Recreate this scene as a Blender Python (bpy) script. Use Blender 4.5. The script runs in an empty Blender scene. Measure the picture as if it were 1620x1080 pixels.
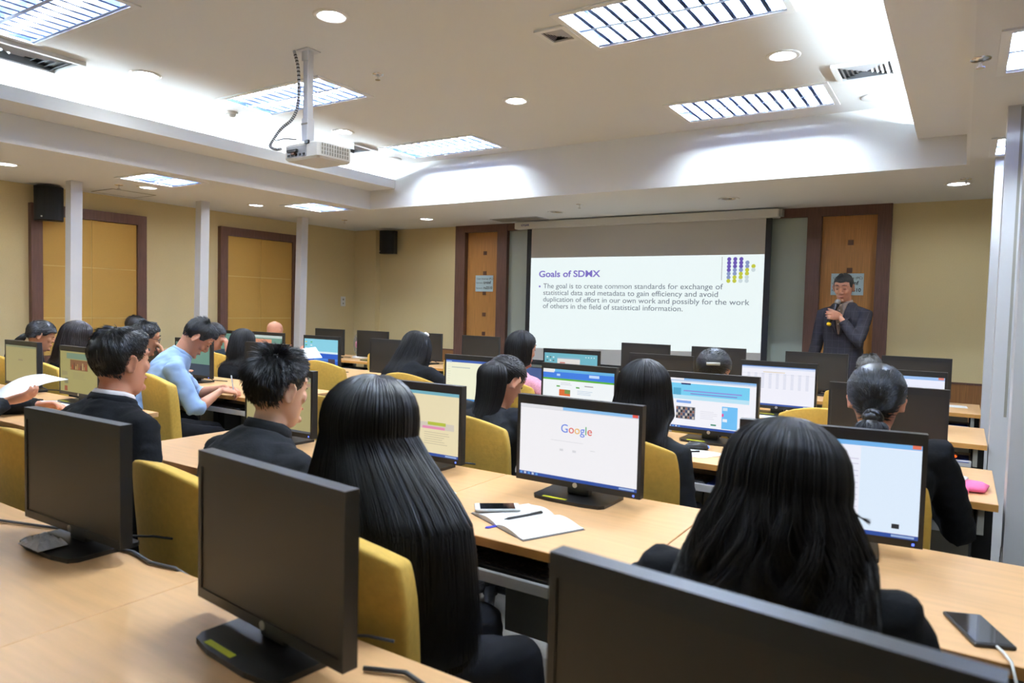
import bpy, math, random, zlib
import numpy as np
from mathutils import Vector, Matrix, noise

# ------------------------------------------------------------------ camera, world, exposure
S = bpy.context.scene
C = S.collection
yaw, pitch, roll = -0.57119122, -0.04841188, 0.02430462
fw = Vector((math.sin(yaw)*math.cos(pitch), math.cos(yaw)*math.cos(pitch), math.sin(pitch)))
rt = Vector((math.cos(yaw), -math.sin(yaw), 0)); up = rt.cross(fw)
r2 = rt*math.cos(roll) + up*math.sin(roll); u2 = -rt*math.sin(roll) + up*math.cos(roll)
cd = bpy.data.cameras.new('camera'); cam = bpy.data.objects.new('camera', cd); C.objects.link(cam)
m = Matrix((r2, u2, -fw)).transposed().to_4x4(); m.translation = (0, 0, 1.39)
cam.matrix_world = m
cd.sensor_width = 36; cd.lens = 1107.44/1620*36; cd.clip_start = .05
cd.dof.use_dof = True; cd.dof.focus_distance = 4.3; cd.dof.aperture_fstop = 4.5
S.camera = cam
W = bpy.data.worlds.new('world'); S.world = W; W.use_nodes = True
W.node_tree.nodes['Background'].inputs[0].default_value = (.9, .95, 1, 1)
W.node_tree.nodes['Background'].inputs[1].default_value = .1
S.view_settings.view_transform = 'Standard'; S.view_settings.look = 'None'
S.view_settings.gamma = 1; S.view_settings.use_curve_mapping = False
S.view_settings.exposure = 0.0
TUBE = 330.0      # radiance of the fluorescent tubes
COVE = 185.0      # radiance of the tubes hidden in the ceiling cove
DOWN = 300.0      # radiance of the downlight lamps
PI = math.pi; R = math.radians

# ------------------------------------------------------------------ materials
def s2l(c): return tuple((x/12.92 if x <= .04045 else ((x+.055)/1.055)**2.4) for x in c)
def rgb(r, g, b): return s2l((r/255, g/255, b/255))
MC = {}
def mat(name, col, rough=.6, metal=0, spec=.5, emit=None, es=1, noise_amt=0, nscale=20, stretch=(1, 1, 1), col2=None, bump=0, alpha=None, coat=0, sss=0, coords='Object'):
    if name in MC: return MC[name]
    m = bpy.data.materials.new(name); m.use_nodes = True; nt = m.node_tree; b = nt.nodes['Principled BSDF']
    b.inputs['Base Color'].default_value = (*col, 1); b.inputs['Roughness'].default_value = rough
    b.inputs['Metallic'].default_value = metal; b.inputs['Specular IOR Level'].default_value = spec
    if coat: b.inputs['Coat Weight'].default_value = coat; b.inputs['Coat Roughness'].default_value = .15
    if sss: b.inputs['Subsurface Weight'].default_value = sss; b.inputs['Subsurface Radius'].default_value = (.02, .008, .004); b.inputs['Subsurface Scale'].default_value = .6
    if emit: b.inputs['Emission Color'].default_value = (*emit, 1); b.inputs['Emission Strength'].default_value = es
    if alpha is not None: b.inputs['Alpha'].default_value = alpha
    if noise_amt or bump:
        tc = nt.nodes.new('ShaderNodeTexCoord'); mp = nt.nodes.new('ShaderNodeMapping'); n = nt.nodes.new('ShaderNodeTexNoise')
        nt.links.new(tc.outputs[coords], mp.inputs[0]); mp.inputs['Scale'].default_value = stretch
        nt.links.new(mp.outputs[0], n.inputs['Vector']); n.inputs['Scale'].default_value = nscale; n.inputs['Detail'].default_value = 4
        if noise_amt:
            mx = nt.nodes.new('ShaderNodeMix'); mx.data_type = 'RGBA'
            c2 = col2 or tuple(x*(1-noise_amt) for x in col)
            mx.inputs[6].default_value = (*col, 1); mx.inputs[7].default_value = (*c2, 1)
            rp = nt.nodes.new('ShaderNodeMapRange'); rp.inputs[1].default_value = .3; rp.inputs[2].default_value = .7
            nt.links.new(n.outputs[0], rp.inputs[0]); nt.links.new(rp.outputs[0], mx.inputs[0]); nt.links.new(mx.outputs[2], b.inputs['Base Color'])
        if bump:
            bp = nt.nodes.new('ShaderNodeBump'); bp.inputs['Strength'].default_value = bump; bp.inputs['Distance'].default_value = .01
            nt.links.new(n.outputs[0], bp.inputs['Height']); nt.links.new(bp.outputs[0], b.inputs['Normal'])
    MC[name] = m; return m
def glow(col, es=1.0):
    k = 'glow_%02x%02x%02x_%d' % (*[int(255*c) for c in col], int(es*100))
    if k in MC: return MC[k]
    m = bpy.data.materials.new(k); m.use_nodes = True; nt = m.node_tree; b = nt.nodes['Principled BSDF']
    b.inputs['Base Color'].default_value = (.01, .01, .01, 1); b.inputs['Roughness'].default_value = .45; b.inputs['Specular IOR Level'].default_value = .3
    b.inputs['Emission Color'].default_value = (*s2l(col), 1); b.inputs['Emission Strength'].default_value = es
    MC[k] = m; return m
ceil_m = mat('ceiling_paint', rgb(228, 230, 232), .9)
fascia_m = mat('fascia_paint', rgb(234, 236, 238), .85)
wall_m = mat('wall_fabric', rgb(220, 202, 156), .95, noise_amt=.07, nscale=160, bump=.08)
panel_m = mat('gold_panel', rgb(200, 158, 78), .75, noise_amt=.08, nscale=120, stretch=(1, 1, 4))
trimgold = mat('panel_seam', rgb(214, 184, 112), .5)
darkw = mat('dark_wood', rgb(112, 78, 64), .5, noise_amt=.4, nscale=6, stretch=(25, 25, 1.2))
doorw = mat('teak_door', rgb(206, 146, 78), .45, noise_amt=.4, nscale=5, stretch=(40, 40, .7))
wains = mat('wainscot_wood', rgb(160, 108, 58), .5, noise_amt=.45, nscale=6, stretch=(40, 40, .6))
brownsq = mat('brown_inlay', rgb(96, 62, 42), .5)
oak = mat('oak_laminate', rgb(226, 178, 126), .34, noise_amt=.12, nscale=3.5, stretch=(1.2, 14, 8), spec=.5)
oakedge = mat('oak_edge', rgb(205, 148, 78), .45, noise_amt=.1, nscale=4, stretch=(1.2, 10, 10))
greyp = mat('grey_panel', rgb(150, 148, 140), .7)
trayw = mat('tray_white', rgb(196, 196, 196), .5)
blackm = mat('black_metal', (.012, .012, .013), .5)
blackp = mat('black_plastic', (.014, .013, .013), .35)
bezelm = mat('bezel_plastic', (.015, .014, .013), .38, bump=.05, nscale=400)
offscr = mat('screen_off', (.022, .018, .013), .42, spec=.5)
silver = mat('silver_logo', (.6, .58, .54), .3, metal=.9)
postm = mat('post_white', rgb(214, 216, 222), .35, metal=.15)
postg = mat('post_grey', rgb(176, 178, 184), .45)
yel = mat('mustard_fabric', rgb(212, 172, 76), .8, noise_amt=.12, nscale=60, bump=.1)
seatg = mat('seat_grey', rgb(150, 152, 138), .8)
carpet = mat('carpet', rgb(178, 174, 168), .95, noise_amt=.35, nscale=220)
chrome = mat('chrome', (.75, .75, .76), .22, metal=1)
alum = mat('louvre_aluminium', (.52, .62, .88), .28, metal=.9)
reflm = mat('lamp_reflector', (.26, .34, .58), .28, metal=.9)
whitep = mat('white_plastic', rgb(226, 226, 224), .4)
paperm = mat('paper', rgb(236, 238, 242), .8)
sticker = mat('yellow_sticker', rgb(214, 214, 40), .5)
bluepad = mat('blue_pad', rgb(40, 70, 160), .8)
glassm = mat('frosted_glass', rgb(184, 196, 188), .22, spec=.6)
screenw = mat('screen_fabric', rgb(205, 203, 200), .9)
blk = mat('black_cloth', (.011, .011, .012), .9)

# ------------------------------------------------------------------ mesh helpers
class MB:
    def __init__(s): s.v = []; s.f = []; s.m = []; s.mats = []; s.sm = []
    def mi(s, m):
        if m not in s.mats: s.mats.append(m)
        return s.mats.index(m)
    def add(s, V, F, m=None, smooth=False):
        o = len(s.v); s.v += [tuple(p) for p in V]; k = s.mi(m)
        for f in F: s.f.append(tuple(i+o for i in f)); s.m.append(k); s.sm.append(smooth)
        return s
    def box(s, a, b, m=None, bev=0, M=None):
        x0, y0, z0 = a; x1, y1, z1 = b
        if bev:
            # box with the vertical profile rounded: chamfered on every edge
            V = []; e = bev
            for z, q in ((z0, e), (z0+e, 0), (z1-e, 0), (z1, e)):
                X0, X1, Y0, Y1 = x0+q, x1-q, y0+q, y1-q
                V += [(X0+e, Y0, z), (X1-e, Y0, z), (X1, Y0+e, z), (X1, Y1-e, z), (X1-e, Y1, z), (X0+e, Y1, z), (X0, Y1-e, z), (X0, Y0+e, z)]
            F = [tuple(range(7, -1, -1)), tuple(range(24, 32))]
            for k in range(3):
                for i in range(8): j = (i+1) % 8; F.append((k*8+i, k*8+j, k*8+8+j, k*8+8+i))
        else:
            V = [(x0, y0, z0), (x1, y0, z0), (x1, y1, z0), (x0, y1, z0), (x0, y0, z1), (x1, y0, z1), (x1, y1, z1), (x0, y1, z1)]
            F = [(3, 2, 1, 0), (4, 5, 6, 7), (0, 1, 5, 4), (1, 2, 6, 5), (2, 3, 7, 6), (3, 0, 4, 7)]
        if M is not None: V = [M @ Vector(p) for p in V]
        return s.add(V, F, m)
    def prism(s, pts, y0, y1, m=None, M=None, axis='Y'):
        n = len(pts)
        if axis == 'Y': V = [(x, y0, z) for x, z in pts] + [(x, y1, z) for x, z in pts]
        elif axis == 'Z': V = [(x, y, y0) for x, y in pts] + [(x, y, y1) for x, y in pts]
        else: V = [(y0, x, z) for x, z in pts] + [(y1, x, z) for x, z in pts]
        F = [tuple(range(n)), tuple(range(2*n-1, n-1, -1))] + [(i, i+n, (i+1) % n+n, (i+1) % n) for i in range(n)]
        if M is not None: V = [M @ Vector(p) for p in V]
        return s.add(V, F, m)
    def loft(s, cs, rx, ry, right=None, seg=16, m=None, ryb=None, smooth=True, p=2.0, cap=True):
        cs = [Vector(c) for c in cs]; n = len(cs)
        if not hasattr(rx, '__len__'): rx = [rx]*n
        if not hasattr(ry, '__len__'): ry = [ry]*n
        if ryb is None: ryb = ry
        V = []; F = []; prev = None
        for i in range(n):
            t = (cs[min(i+1, n-1)]-cs[max(i-1, 0)])
            t = t.normalized() if t.length > 1e-9 else Vector((0, 0, 1))
            if right is not None: r = Vector(right[i] if isinstance(right, list) else right)
            else: r = prev if prev is not None else (Vector((1, 0, 0)) if abs(t.x) < .8 else Vector((0, 1, 0)))
            r = (r - t*r.dot(t)); r = r.normalized() if r.length > 1e-6 else t.orthogonal().normalized()
            prev = r; nn = t.cross(r)
            for k in range(seg):
                a = 2*PI*k/seg; ca, sa = math.cos(a), math.sin(a)
                ca = math.copysign(abs(ca)**(2/p), ca); sa = math.copysign(abs(sa)**(2/p), sa)
                V.append(cs[i] + r*rx[i]*ca + nn*(ry[i] if sa > 0 else ryb[i])*sa)
        for i in range(n-1):
            for k in range(seg):
                j = (k+1) % seg; F.append((i*seg+k, i*seg+j, (i+1)*seg+j, (i+1)*seg+k))
        if cap:
            V += [cs[0], cs[-1]]; a, b = n*seg, n*seg+1
            for k in range(seg):
                j = (k+1) % seg; F.append((a, j, k)); F.append((b, (n-1)*seg+k, (n-1)*seg+j))
        return s.add(V, F, m, smooth)
    def tube(s, pts, r, m=None, seg=8): return s.loft(pts, r, r, None, seg, m)
    def cyl(s, c, r, h, m=None, seg=24, axis='Z', r2=None):
        c = Vector(c); d = {'Z': Vector((0, 0, h)), 'Y': Vector((0, h, 0)), 'X': Vector((h, 0, 0))}[axis]
        rr = r if r2 is None else r2
        return s.loft([c, c+d*.0001, c+d*.9999, c+d], [r*.999, r, rr, rr*.999], [r*.999, r, rr, rr*.999], None, seg, m, smooth=False)
    def lathe(s, prof, m=None, seg=32, M=None):
        V = []; F = []; n = len(prof)
        for r, z in prof:
            for k in range(seg): a = 2*PI*k/seg; V.append((r*math.cos(a), r*math.sin(a), z))
        for i in range(n-1):
            for k in range(seg): j = (k+1) % seg; F.append((i*seg+k, i*seg+j, (i+1)*seg+j, (i+1)*seg+k))
        if M is not None: V = [M @ Vector(p) for p in V]
        return s.add(V, F, m, True)
    def ell(s, c, r, m=None, seg=16, M=None):
        V = []; F = []; n = seg//2
        for i in range(n+1):
            ph = PI*i/n
            for k in range(seg):
                a = 2*PI*k/seg; p = Vector((r[0]*math.sin(ph)*math.cos(a), r[1]*math.sin(ph)*math.sin(a), r[2]*math.cos(ph)))
                V.append((M @ p if M is not None else p) + Vector(c))
        for i in range(n):
            for k in range(seg): j = (k+1) % seg; F.append((i*seg+k, (i+1)*seg+k, (i+1)*seg+j, i*seg+j))
        return s.add(V, F, m, True)
    def obj(s, name, parent=None, loc=None):
        me = bpy.data.meshes.new(name)
        me.from_pydata(s.v, [], s.f)
        for mm in s.mats: me.materials.append(mm or blackp)
        me.polygons.foreach_set('material_index', s.m); me.polygons.foreach_set('use_smooth', s.sm)
        me.update()
        o = bpy.data.objects.new(name, me); C.objects.link(o)
        if parent: o.parent = parent
        if loc: o.location = loc
        return o
def tag(o, label=None, cat=None, group=None, kind=None):
    if label: o['label'] = label
    if cat: o['category'] = cat
    if group: o['group'] = group
    if kind: o['kind'] = kind
    return o
def thing(name, label, cat, loc=(0, 0, 0), rz=0, group=None):
    o = bpy.data.objects.new(name, None); C.objects.link(o); o.location = loc; o.rotation_euler = (0, 0, rz); o.empty_display_size = .05
    return tag(o, label, cat, group)
KIDS = {}
def tree_copy(src, loc, rz, label, group=None):
    r = src.copy(); C.objects.link(r); r.location = loc; r.rotation_euler = (0, 0, rz); r['label'] = label
    if group: r['group'] = group
    for ch in KIDS[src.name]:
        c = ch.copy(); C.objects.link(c); c.parent = r
        for g in ch.children:
            d = g.copy(); C.objects.link(d); d.parent = c
    return r
def struct(o): o['kind'] = 'structure'; return o
def text(name, body, size, mt, parent, M, align='LEFT', bold=False, sx=1.0, mats=None, idx=None, spacing=1.0):
    cu = bpy.data.curves.new(name, 'FONT'); cu.body = body; cu.size = size; cu.align_x = align; cu.extrude = .0003
    cu.space_character = spacing
    if bold: cu.offset = size*.022
    for mm in (mats or [mt]): cu.materials.append(mm)
    if idx:
        for i, k in enumerate(idx): cu.body_format[i].material_index = k
    ob = bpy.data.objects.new('tmp', cu); C.objects.link(ob)
    dg = bpy.context.evaluated_depsgraph_get(); me = bpy.data.meshes.new_from_object(ob.evaluated_get(dg))
    C.objects.unlink(ob); bpy.data.objects.remove(ob)
    me.transform(Matrix.Diagonal((sx, 1, 1, 1))); me.transform(M)
    o = bpy.data.objects.new(name, me); C.objects.link(o)
    if parent: o.parent = parent
    return o
def facing(x, y, z):   # text plane standing up, read from the -Y side
    return Matrix.Translation((x, y, z)) @ Matrix.Rotation(PI/2, 4, 'X')
def grid_sheet(x0, x1, y0, y1, z, holes, m):
    xs = sorted({x0, x1, *[h[0] for h in holes], *[h[1] for h in holes]}); ys = sorted({y0, y1, *[h[2] for h in holes], *[h[3] for h in holes]})
    xs = [x for x in xs if x0 <= x <= x1]; ys = [y for y in ys if y0 <= y <= y1]
    b = MB(); V = [(x, y, z) for y in ys for x in xs]; F = []; n = len(xs)
    for j in range(len(ys)-1):
        for i in range(n-1):
            cx, cy = (xs[i]+xs[i+1])/2, (ys[j]+ys[j+1])/2
            if any(h[0] < cx < h[1] and h[2] < cy < h[3] for h in holes): continue
            F.append((j*n+i, (j+1)*n+i, (j+1)*n+i+1, j*n+i+1))
    return b.add(V, F, m)

# ------------------------------------------------------------------ the room
XL, XR, YF, YB = -7.53, 2.4, 7.5, -3.0
ZL, ZH, ZLED, ZLT = 2.45, 2.905, 2.655, 2.75
FX0, FX1, FY1, FY0 = -5.65, -.03, 5.78, -1.6
IX0, IX1 = -5.28, -.33
b = MB(); b.box((XL-.1, YB-.1, -.1), (XR+.1, YF+.2, 0), carpet); struct(b.obj('floor'))
b = MB(); b.box((XL-.1, YB, 0), (XL, YF+.1, 3.1), wall_m); b.box((XL, YF-.1, 0), (XL+.42, YF, ZL), wall_m); struct(b.obj('wall_left'))
b = MB(); b.box((XR, YB, 0), (XR+.1, YF+.1, 3.1), wall_m); struct(b.obj('wall_right'))
b = MB(); b.box((XL-.1, YB-.1, 0), (XR+.1, YB, 3.1), wall_m); struct(b.obj('wall_back'))
b = MB()
for x0, x1 in ((XL, -5.72), (-.6, XR)):
    b.box((x0, YF, .81), (x1, YF+.1, ZL+.02), wall_m); b.box((x0, YF-.012, 0), (x1, YF+.1, .795), wains); b.box((x0, YF-.018, .795), (x1, YF+.1, .812), darkw)
b.box((-5.72, YF+.1, 0), (-.6, YF+.2, ZL+.5), wall_m)
struct(b.obj('wall_front'))
# ceiling fixtures (positions in the room)
TROF_H = [(-1.87, -.77, 3.19, 3.75), (-1.93, -.81, 4.97, 5.54), (-4.82, -3.69, 3.27, 3.80), (-4.84, -3.70, 5.03, 5.60), (-4.80, -3.66, 1.50, 2.06), (-1.87, -.77, 1.42, 1.98)]
TROF_L = [(-6.34, -5.80, 3.32, 3.88), (-6.36, -5.82, 5.11, 5.71), (.07, .62, 3.16, 3.73), (.09, .64, 5.0, 5.56), (-6.34, -5.80, 1.52, 2.08), (.07, .62, 1.3, 1.86)]
DL_H = [(-2.88, 2.64), (-4.73, 2.69), (-2.83, 4.38), (-.96, 4.36), (-4.68, 4.44), (-.96, 2.62)]
DL_L = [(-6.56, 2.58), (-6.59, 3.77), (-6.61, 5.0), (-5.59, 6.69), (-.08, 6.57), (-6.56, 1.1)]
OFF_L = [(-3.81, 6.76), (-1.88, 6.6)]
def hole(t, g=.0): return (t[0]+.03, t[1]-.03, t[2]+.03, t[3]-.03)
def dh(p): return (p[0]-.066, p[0]+.066, p[1]-.066, p[1]+.066)
c = grid_sheet(FX0, FX1, FY0, FY1, ZH, [hole(t) for t in TROF_H]+[dh(p) for p in DL_H], ceil_m)
low = grid_sheet(XL, XR, YB, YF, ZL, [hole(t) for t in TROF_L]+[dh(p) for p in DL_L+OFF_L]+[(FX0, FX1, FY0, FY1)], ceil_m)
c.add(low.v, low.f, ceil_m)
c.box((XL-.1, YB-.1, 3.1), (XR+.1, YF+.2, 3.2), ceil_m)
struct(c.obj('ceiling'))
f = MB()
f.box((FX0-.02, FY0, ZL-.001), (FX0, FY1, ZH), fascia_m); f.box((FX1, FY0, ZL-.001), (FX1+.02, FY1, ZH), fascia_m)
f.box((FX0-.02, FY1, ZL-.001), (FX1+.02, FY1+.02, ZH), fascia_m); f.box((FX0-.02, FY0-.02, ZL-.001), (FX1+.02, FY0, ZH), fascia_m)
o = f.obj('trim_1'); struct(o)
for n, (x0, x1, lip) in enumerate(((FX0+.001, IX0, IX0-.02), (IX1, FX1-.001, IX1))):
    f = MB(); f.box((x0, FY0+.001, ZLED), (x1, FY1-.001, ZLED+.02), fascia_m); f.box((lip, FY0+.001, ZLED+.02), (lip+.02, FY1-.001, ZLT), fascia_m)
    struct(f.obj('trim_%d' % (n+2)))
tubeg = glow((.91, .965, 1), TUBE); coveg = glow((.90, .965, 1), COVE); downg = glow((.95, .975, 1), DOWN)
for side, x in (('left', FX0+.12), ('right', FX1-.1)):
    f = MB()
    for k in range(6): f.tube([(x, FY0+.2+k*1.2, ZLED+.045), (x, FY0+.2+k*1.2+1.12, ZLED+.045)], .013, coveg)
    tag(f.obj('cove_lamp'), 'row of white fluorescent tubes glowing inside the %s ceiling cove' % side, 'light')

# troffers
def troffer(t, z, label, grp):
    x0, x1, y0, y1 = t; w, d = x1-x0, y1-y0
    T = thing('ceiling_light', label, 'light', ((x0+x1)/2, (y0+y1)/2, z), 0, grp)
    b = MB(); hw, hd = w/2, d/2
    for a, e in (((-hw, -hd, -.008), (hw, -hd+.035, .003)), ((-hw, hd-.035, -.008), (hw, hd, .003)), ((-hw, -hd+.035, -.008), (-hw+.035, hd-.035, .003)), ((hw-.035, -hd+.035, -.008), (hw, hd-.035, .003))): b.box(a, e, fascia_m)
    b.obj('frame', T)
    b = MB(); iw, idp = hw-.032, hd-.032
    b.add([(-iw, -idp, 0), (iw, -idp, 0), (iw, idp, 0), (-iw, idp, 0), (-iw+.02, -idp+.02, .1), (iw-.02, -idp+.02, .1), (iw-.02, idp-.02, .1), (-iw+.02, idp-.02, .1)],
          [(4, 7, 6, 5), (0, 4, 5, 1), (1, 5, 6, 2), (2, 6, 7, 3), (3, 7, 4, 0)], reflm)
    b.obj('reflector', T)
    b = MB()
    n = 12 if w > .8 else 6
    rows = 2 if w > .8 else 2
    for k in range(1, n):
        x = -iw+2*iw*k/n
        b.add([(x-.012, -idp, .0), (x-.012, idp, .0), (x+.001, idp, .045), (x+.001, -idp, .045), (x+.012, -idp, .0), (x+.012, idp, .0), (x, -idp, .045), (x, idp, .045)],
              [(0, 1, 2, 3), (5, 4, 6, 7)], alum)
    for y in (0,): b.box((-iw, y-.012, 0), (iw, y+.012, .04), alum)
    for s in (-1, 1): b.box((-iw, s*(idp-.012)-.006, 0), (iw, s*(idp-.012)+.006, .04), alum)
    b.obj('louvre', T)
    for s in (-1, 1):
        b = MB(); b.tube([(-iw+.03, s*idp*.52, .066), (iw-.03, s*idp*.52, .066)], .014, tubeg); b.obj('fluorescent_tube', T)
def pos(k, names): return names[k]
tl = ['long louvred ceiling light nearest the top right of the raised ceiling', 'long louvred ceiling light between the right air diffuser and the screen', 'long louvred ceiling light directly behind the ceiling projector',
      'long louvred ceiling light at the far left of the raised ceiling', 'long louvred ceiling light at the top left corner over the camera side', 'long louvred ceiling light above the camera']
for t, l in zip(TROF_H, tl): troffer(t, ZH, l, 'long louvred lights in the raised ceiling')
tl = ['square louvred light in the low left ceiling, nearer the camera', 'square louvred light in the low left ceiling, nearer the corner', 'square louvred light in the low right ceiling near the frame edge',
      'square louvred light in the low right ceiling behind the white post', 'square louvred light in the low left ceiling beside the camera', 'square louvred light in the low right ceiling beside the camera']
for t, l in zip(TROF_L, tl): troffer(t, ZL, l, 'square louvred lights in the low ceiling')
def downlight(p, z, label, on=True):
    T = thing('downlight', label, 'light', (p[0], p[1], z), 0, 'round recessed downlights')
    b = MB(); b.lathe([(.066, .0), (.068, -.004), (.088, -.008), (.098, -.004), (.100, .003)], whitep); b.obj('trim_ring', T)
    b = MB(); b.lathe([(.0675, -.003), (.062, .03), (.05, .07), (.001, .075)], chrome); b.obj('reflector', T)
    b = MB(); b.lathe([(.001, .012), (.045, .014), (.052, .028), (.045, .04)], downg if on else greyp); b.obj('lamp', T)
dln = ['round bright downlight in the raised ceiling above the projector', 'round downlight at the left of the raised ceiling before the cove', 'round downlight in the middle of the raised ceiling', 'round downlight left of the right air diffuser',
       'round downlight just behind the projector body', 'round downlight over the camera']
for p, l in zip(DL_H, dln): downlight(p, ZH, l)
dln = ['low ceiling downlight at the far left edge', 'low ceiling downlight beside the near square light', 'low ceiling downlight above the second gold panel', 'low ceiling downlight over the corner left of the doors', 'low ceiling downlight over the right end of the front wall', 'low ceiling downlight beside the camera']
for p, l in zip(DL_L, dln): downlight(p, ZL, l)
for p, l in zip(OFF_L, ['unlit round ceiling fitting left above the screen', 'unlit round ceiling fitting right above the screen']): downlight(p, ZL, l, False)
# diffusers
def diffuser(x0, x1, y0, y1, z, label, n=4, drop=.012):
    T = thing('air_diffuser', label, 'vent', ((x0+x1)/2, (y0+y1)/2, z)); w, d = (x1-x0)/2, (y1-y0)/2
    b = MB()
    e = .03
    for a, q in (((-w, -d), (w, -d+e)), ((-w, d-e), (w, d)), ((-w, -d+e), (-w+e, d-e)), ((w-e, -d+e), (w, d-e))): b.box((a[0], a[1], -drop), (q[0], q[1], -.0005), fascia_m)
    b.obj('frame', T)
    b = MB(); b.box((-w+e, -d+e, -.002), (w-e, d-e, -.0005), blackm); b.obj('backing', T)
    b = MB()
    for k in range(n):
        s = 1-(k+.5)/n*.9
        X, Y = (w-e)*s, (d-e)*s; q = .012
        Xi, Yi = max(X-q*1.6, .004), max(Y-q*1.6, .004)
        V = [(-X, -Y, -.002), (X, -Y, -.002), (X, Y, -.002), (-X, Y, -.002), (-Xi, -Yi, -drop), (Xi, -Yi, -drop), (Xi, Yi, -drop), (-Xi, Yi, -drop)]
        b.add(V, [(0, 1, 5, 4), (1, 2, 6, 5), (2, 3, 7, 6), (3, 0, 4, 7), (4, 5, 1, 0), (5, 6, 2, 1), (6, 7, 3, 2), (7, 4, 0, 3)][:4], postg)
    b.obj('blade', T)
diffuser(-5.22, -4.84, 1.72, 2.36, ZH, 'large square air diffuser at the top left beside the long light', 5, .025)
diffuser(-2.05, -1.86, 3.33, 3.54, ZH, 'small dusty air grille left of the big ceiling light', 5)
diffuser(-.75, -.40, 4.66, 4.99, ZH, 'square air diffuser at the right of the raised ceiling', 5, .02)
diffuser(-5.22, -4.89, 4.78, 5.10, ZH, 'square air diffuser hidden partly behind the projector', 5, .02)
T = thing('air_grille', 'long dark linear air grille above the left door', 'vent', (-4.53, 7.14, ZL))
b = MB(); b.box((-.33, -.14, -.006), (.33, .14, -.0005), postg); b.obj('frame', T)
b = MB()
for k in range(7): b.box((-.31, -.12+k*.035, -.01), (-.01, -.1+k*.035, -.006), greyp); b.box((.01, -.12+k*.035, -.01), (.31, -.1+k*.035, -.006), greyp)
b.obj('blade', T)
# sprinklers, detectors
def sprinkler(x, y, z, label):
    T = thing('sprinkler', label, 'sprinkler', (x, y, z)); b = MB()
    b.lathe([(.038, 0), (.036, -.005), (.012, -.009)], chrome, 20); b.obj('plate', T)
    b = MB(); b.cyl((0, 0, -.035), .006, .034, chrome, 10); b.cyl((0, 0, -.038), .017, .003, chrome, 14); b.obj('head', T)
for x, y, z, l in ((-3.32, 3.45, ZH, 'small sprinkler head in the raised ceiling beside the projector mount'), (.012, 3.47, ZL, 'chrome sprinkler head in the low right ceiling nearest the camera'), (-6.71, 3.56, ZL, 'sprinkler head in the low ceiling near the first gold panel'),
                   (-6.68, 6.38, ZL, 'sprinkler head in the low ceiling near the left corner'), (-3.32, 6.37, ZL, 'sprinkler head in the low ceiling above the screen'), (-.03, 6.38, ZL, 'sprinkler head beside the right front downlight')): sprinkler(x, y, z, l)
T = thing('smoke_detector', 'white smoke detector left of the projector', 'smoke detector', (-5.03, 3.56, ZH)); b = MB(); b.lathe([(.055, 0), (.053, -.015), (.04, -.02)], whitep, 24); b.obj('base', T); b = MB(); b.lathe([(.035, -.02), (.034, -.035), (.02, -.045), (.001, -.046)], whitep, 24); b.obj('sensor', T)
for x, y, l in ((-.58, 5.47, 'round cream ceiling speaker beside the right air diffuser'), (-5.07, 5.5, 'round ceiling speaker in the far left corner of the raised ceiling')):
    T = thing('ceiling_speaker', l, 'ceiling speaker', (x, y, ZH)); b = MB(); b.lathe([(.095, 0), (.093, -.006), (.08, -.008)], fascia_m); b.obj('rim', T); b = MB(); b.lathe([(.08, -.008), (.05, -.012), (.001, -.014)], ceil_m); b.obj('grille', T)
T = thing('ceiling_hatch', 'thin square access hatch in the low left ceiling', 'hatch', (-7.2, 3.87, ZL)); b = MB()
for a, e in (((-.2, -.22), (.2, -.21)), ((-.2, .21), (.2, .22)), ((-.2, -.21), (-.19, .21)), ((.19, -.21), (.2, .21))): b.box((*a, -.004), (*e, -.0005), greyp)
b.obj('rim', T); b = MB(); b.box((-.19, -.21, -.003), (.19, .21, -.0005), ceil_m); b.obj('cover', T)

# left wall frames and panels
def wall_panel(y0, y1, zt, seams, n):
    b = MB(); x = XL; z0 = .81; t = .1
    b.box((x, y0, z0-.1), (x+.06, y0+t, zt), darkw); b.box((x, y1-t, z0-.1), (x+.06, y1, zt), darkw); b.box((x, y0+t, zt-t), (x+.06, y1-t, zt), darkw); b.box((x, y0+t, z0-.1), (x+.06, y1-t, z0), darkw)
    T = thing('framed_panel', 'gold fabric wall panel in a dark wood frame, %s' % ('behind the first white post' if n == 0 else 'nearer the corner with the light switch'), 'wall panel', (0, 0, 0))
    b.obj('frame', T)
    b = MB(); ym = (y0+y1)/2; zs = [z0]+seams+[zt-t]
    for i in range(len(zs)-1):
        for a, e in ((y0+t, ym-.004), (ym+.004, y1-t)): b.box((x, a, zs[i]+.005), (x+.035, e, zs[i+1]-.004), panel_m)
    b.obj('fabric_panel', T)
    b = MB(); b.box((x, ym-.004, z0), (x+.03, ym+.004, zt-t), trimgold)
    for z in seams: b.box((x, y0+t, z-.004), (x+.03, y1-t, z+.005), trimgold)
    b.obj('seam', T)
wall_panel(3.14, 4.26, 2.275, [1.18, 1.69], 0)
wall_panel(5.16, 6.33, 2.275, [1.18, 1.69], 1)
def wallspeaker(loc, rz, label):
    T = thing('wall_speaker', label, 'speaker', loc, rz)
    b = MB(); b.prism([(-.12, 0), (.12, 0), (.11, .08), (-.11, .08)], -.16, .16, blackp, axis='Z'); b.obj('cabinet', T)
    b = MB(); pts = [(-.12, .0)] + [(-.12*math.cos(a), -.10*math.sin(a)-.0) for a in [PI*k/10 for k in range(1, 10)]] + [(.12, 0)]
    b.prism([(x, y-.002) for x, y in pts], -.158, .158, mat('speaker_grille', (.006, .006, .007), .8), axis='Z'); b.obj('grille', T)
    b = MB(); b.box((-.03, .08, -.04), (.03, .16, .04), blackm); b.obj('bracket', T)
    b = MB(); b.cyl((-.06, -.09, -.13), .008, .01, silver, 10, 'Y'); b.obj('badge', T)
wallspeaker((-7.37, 3.25, 2.27), R(68), 'black curved wall speaker beside the first gold panel')
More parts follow.
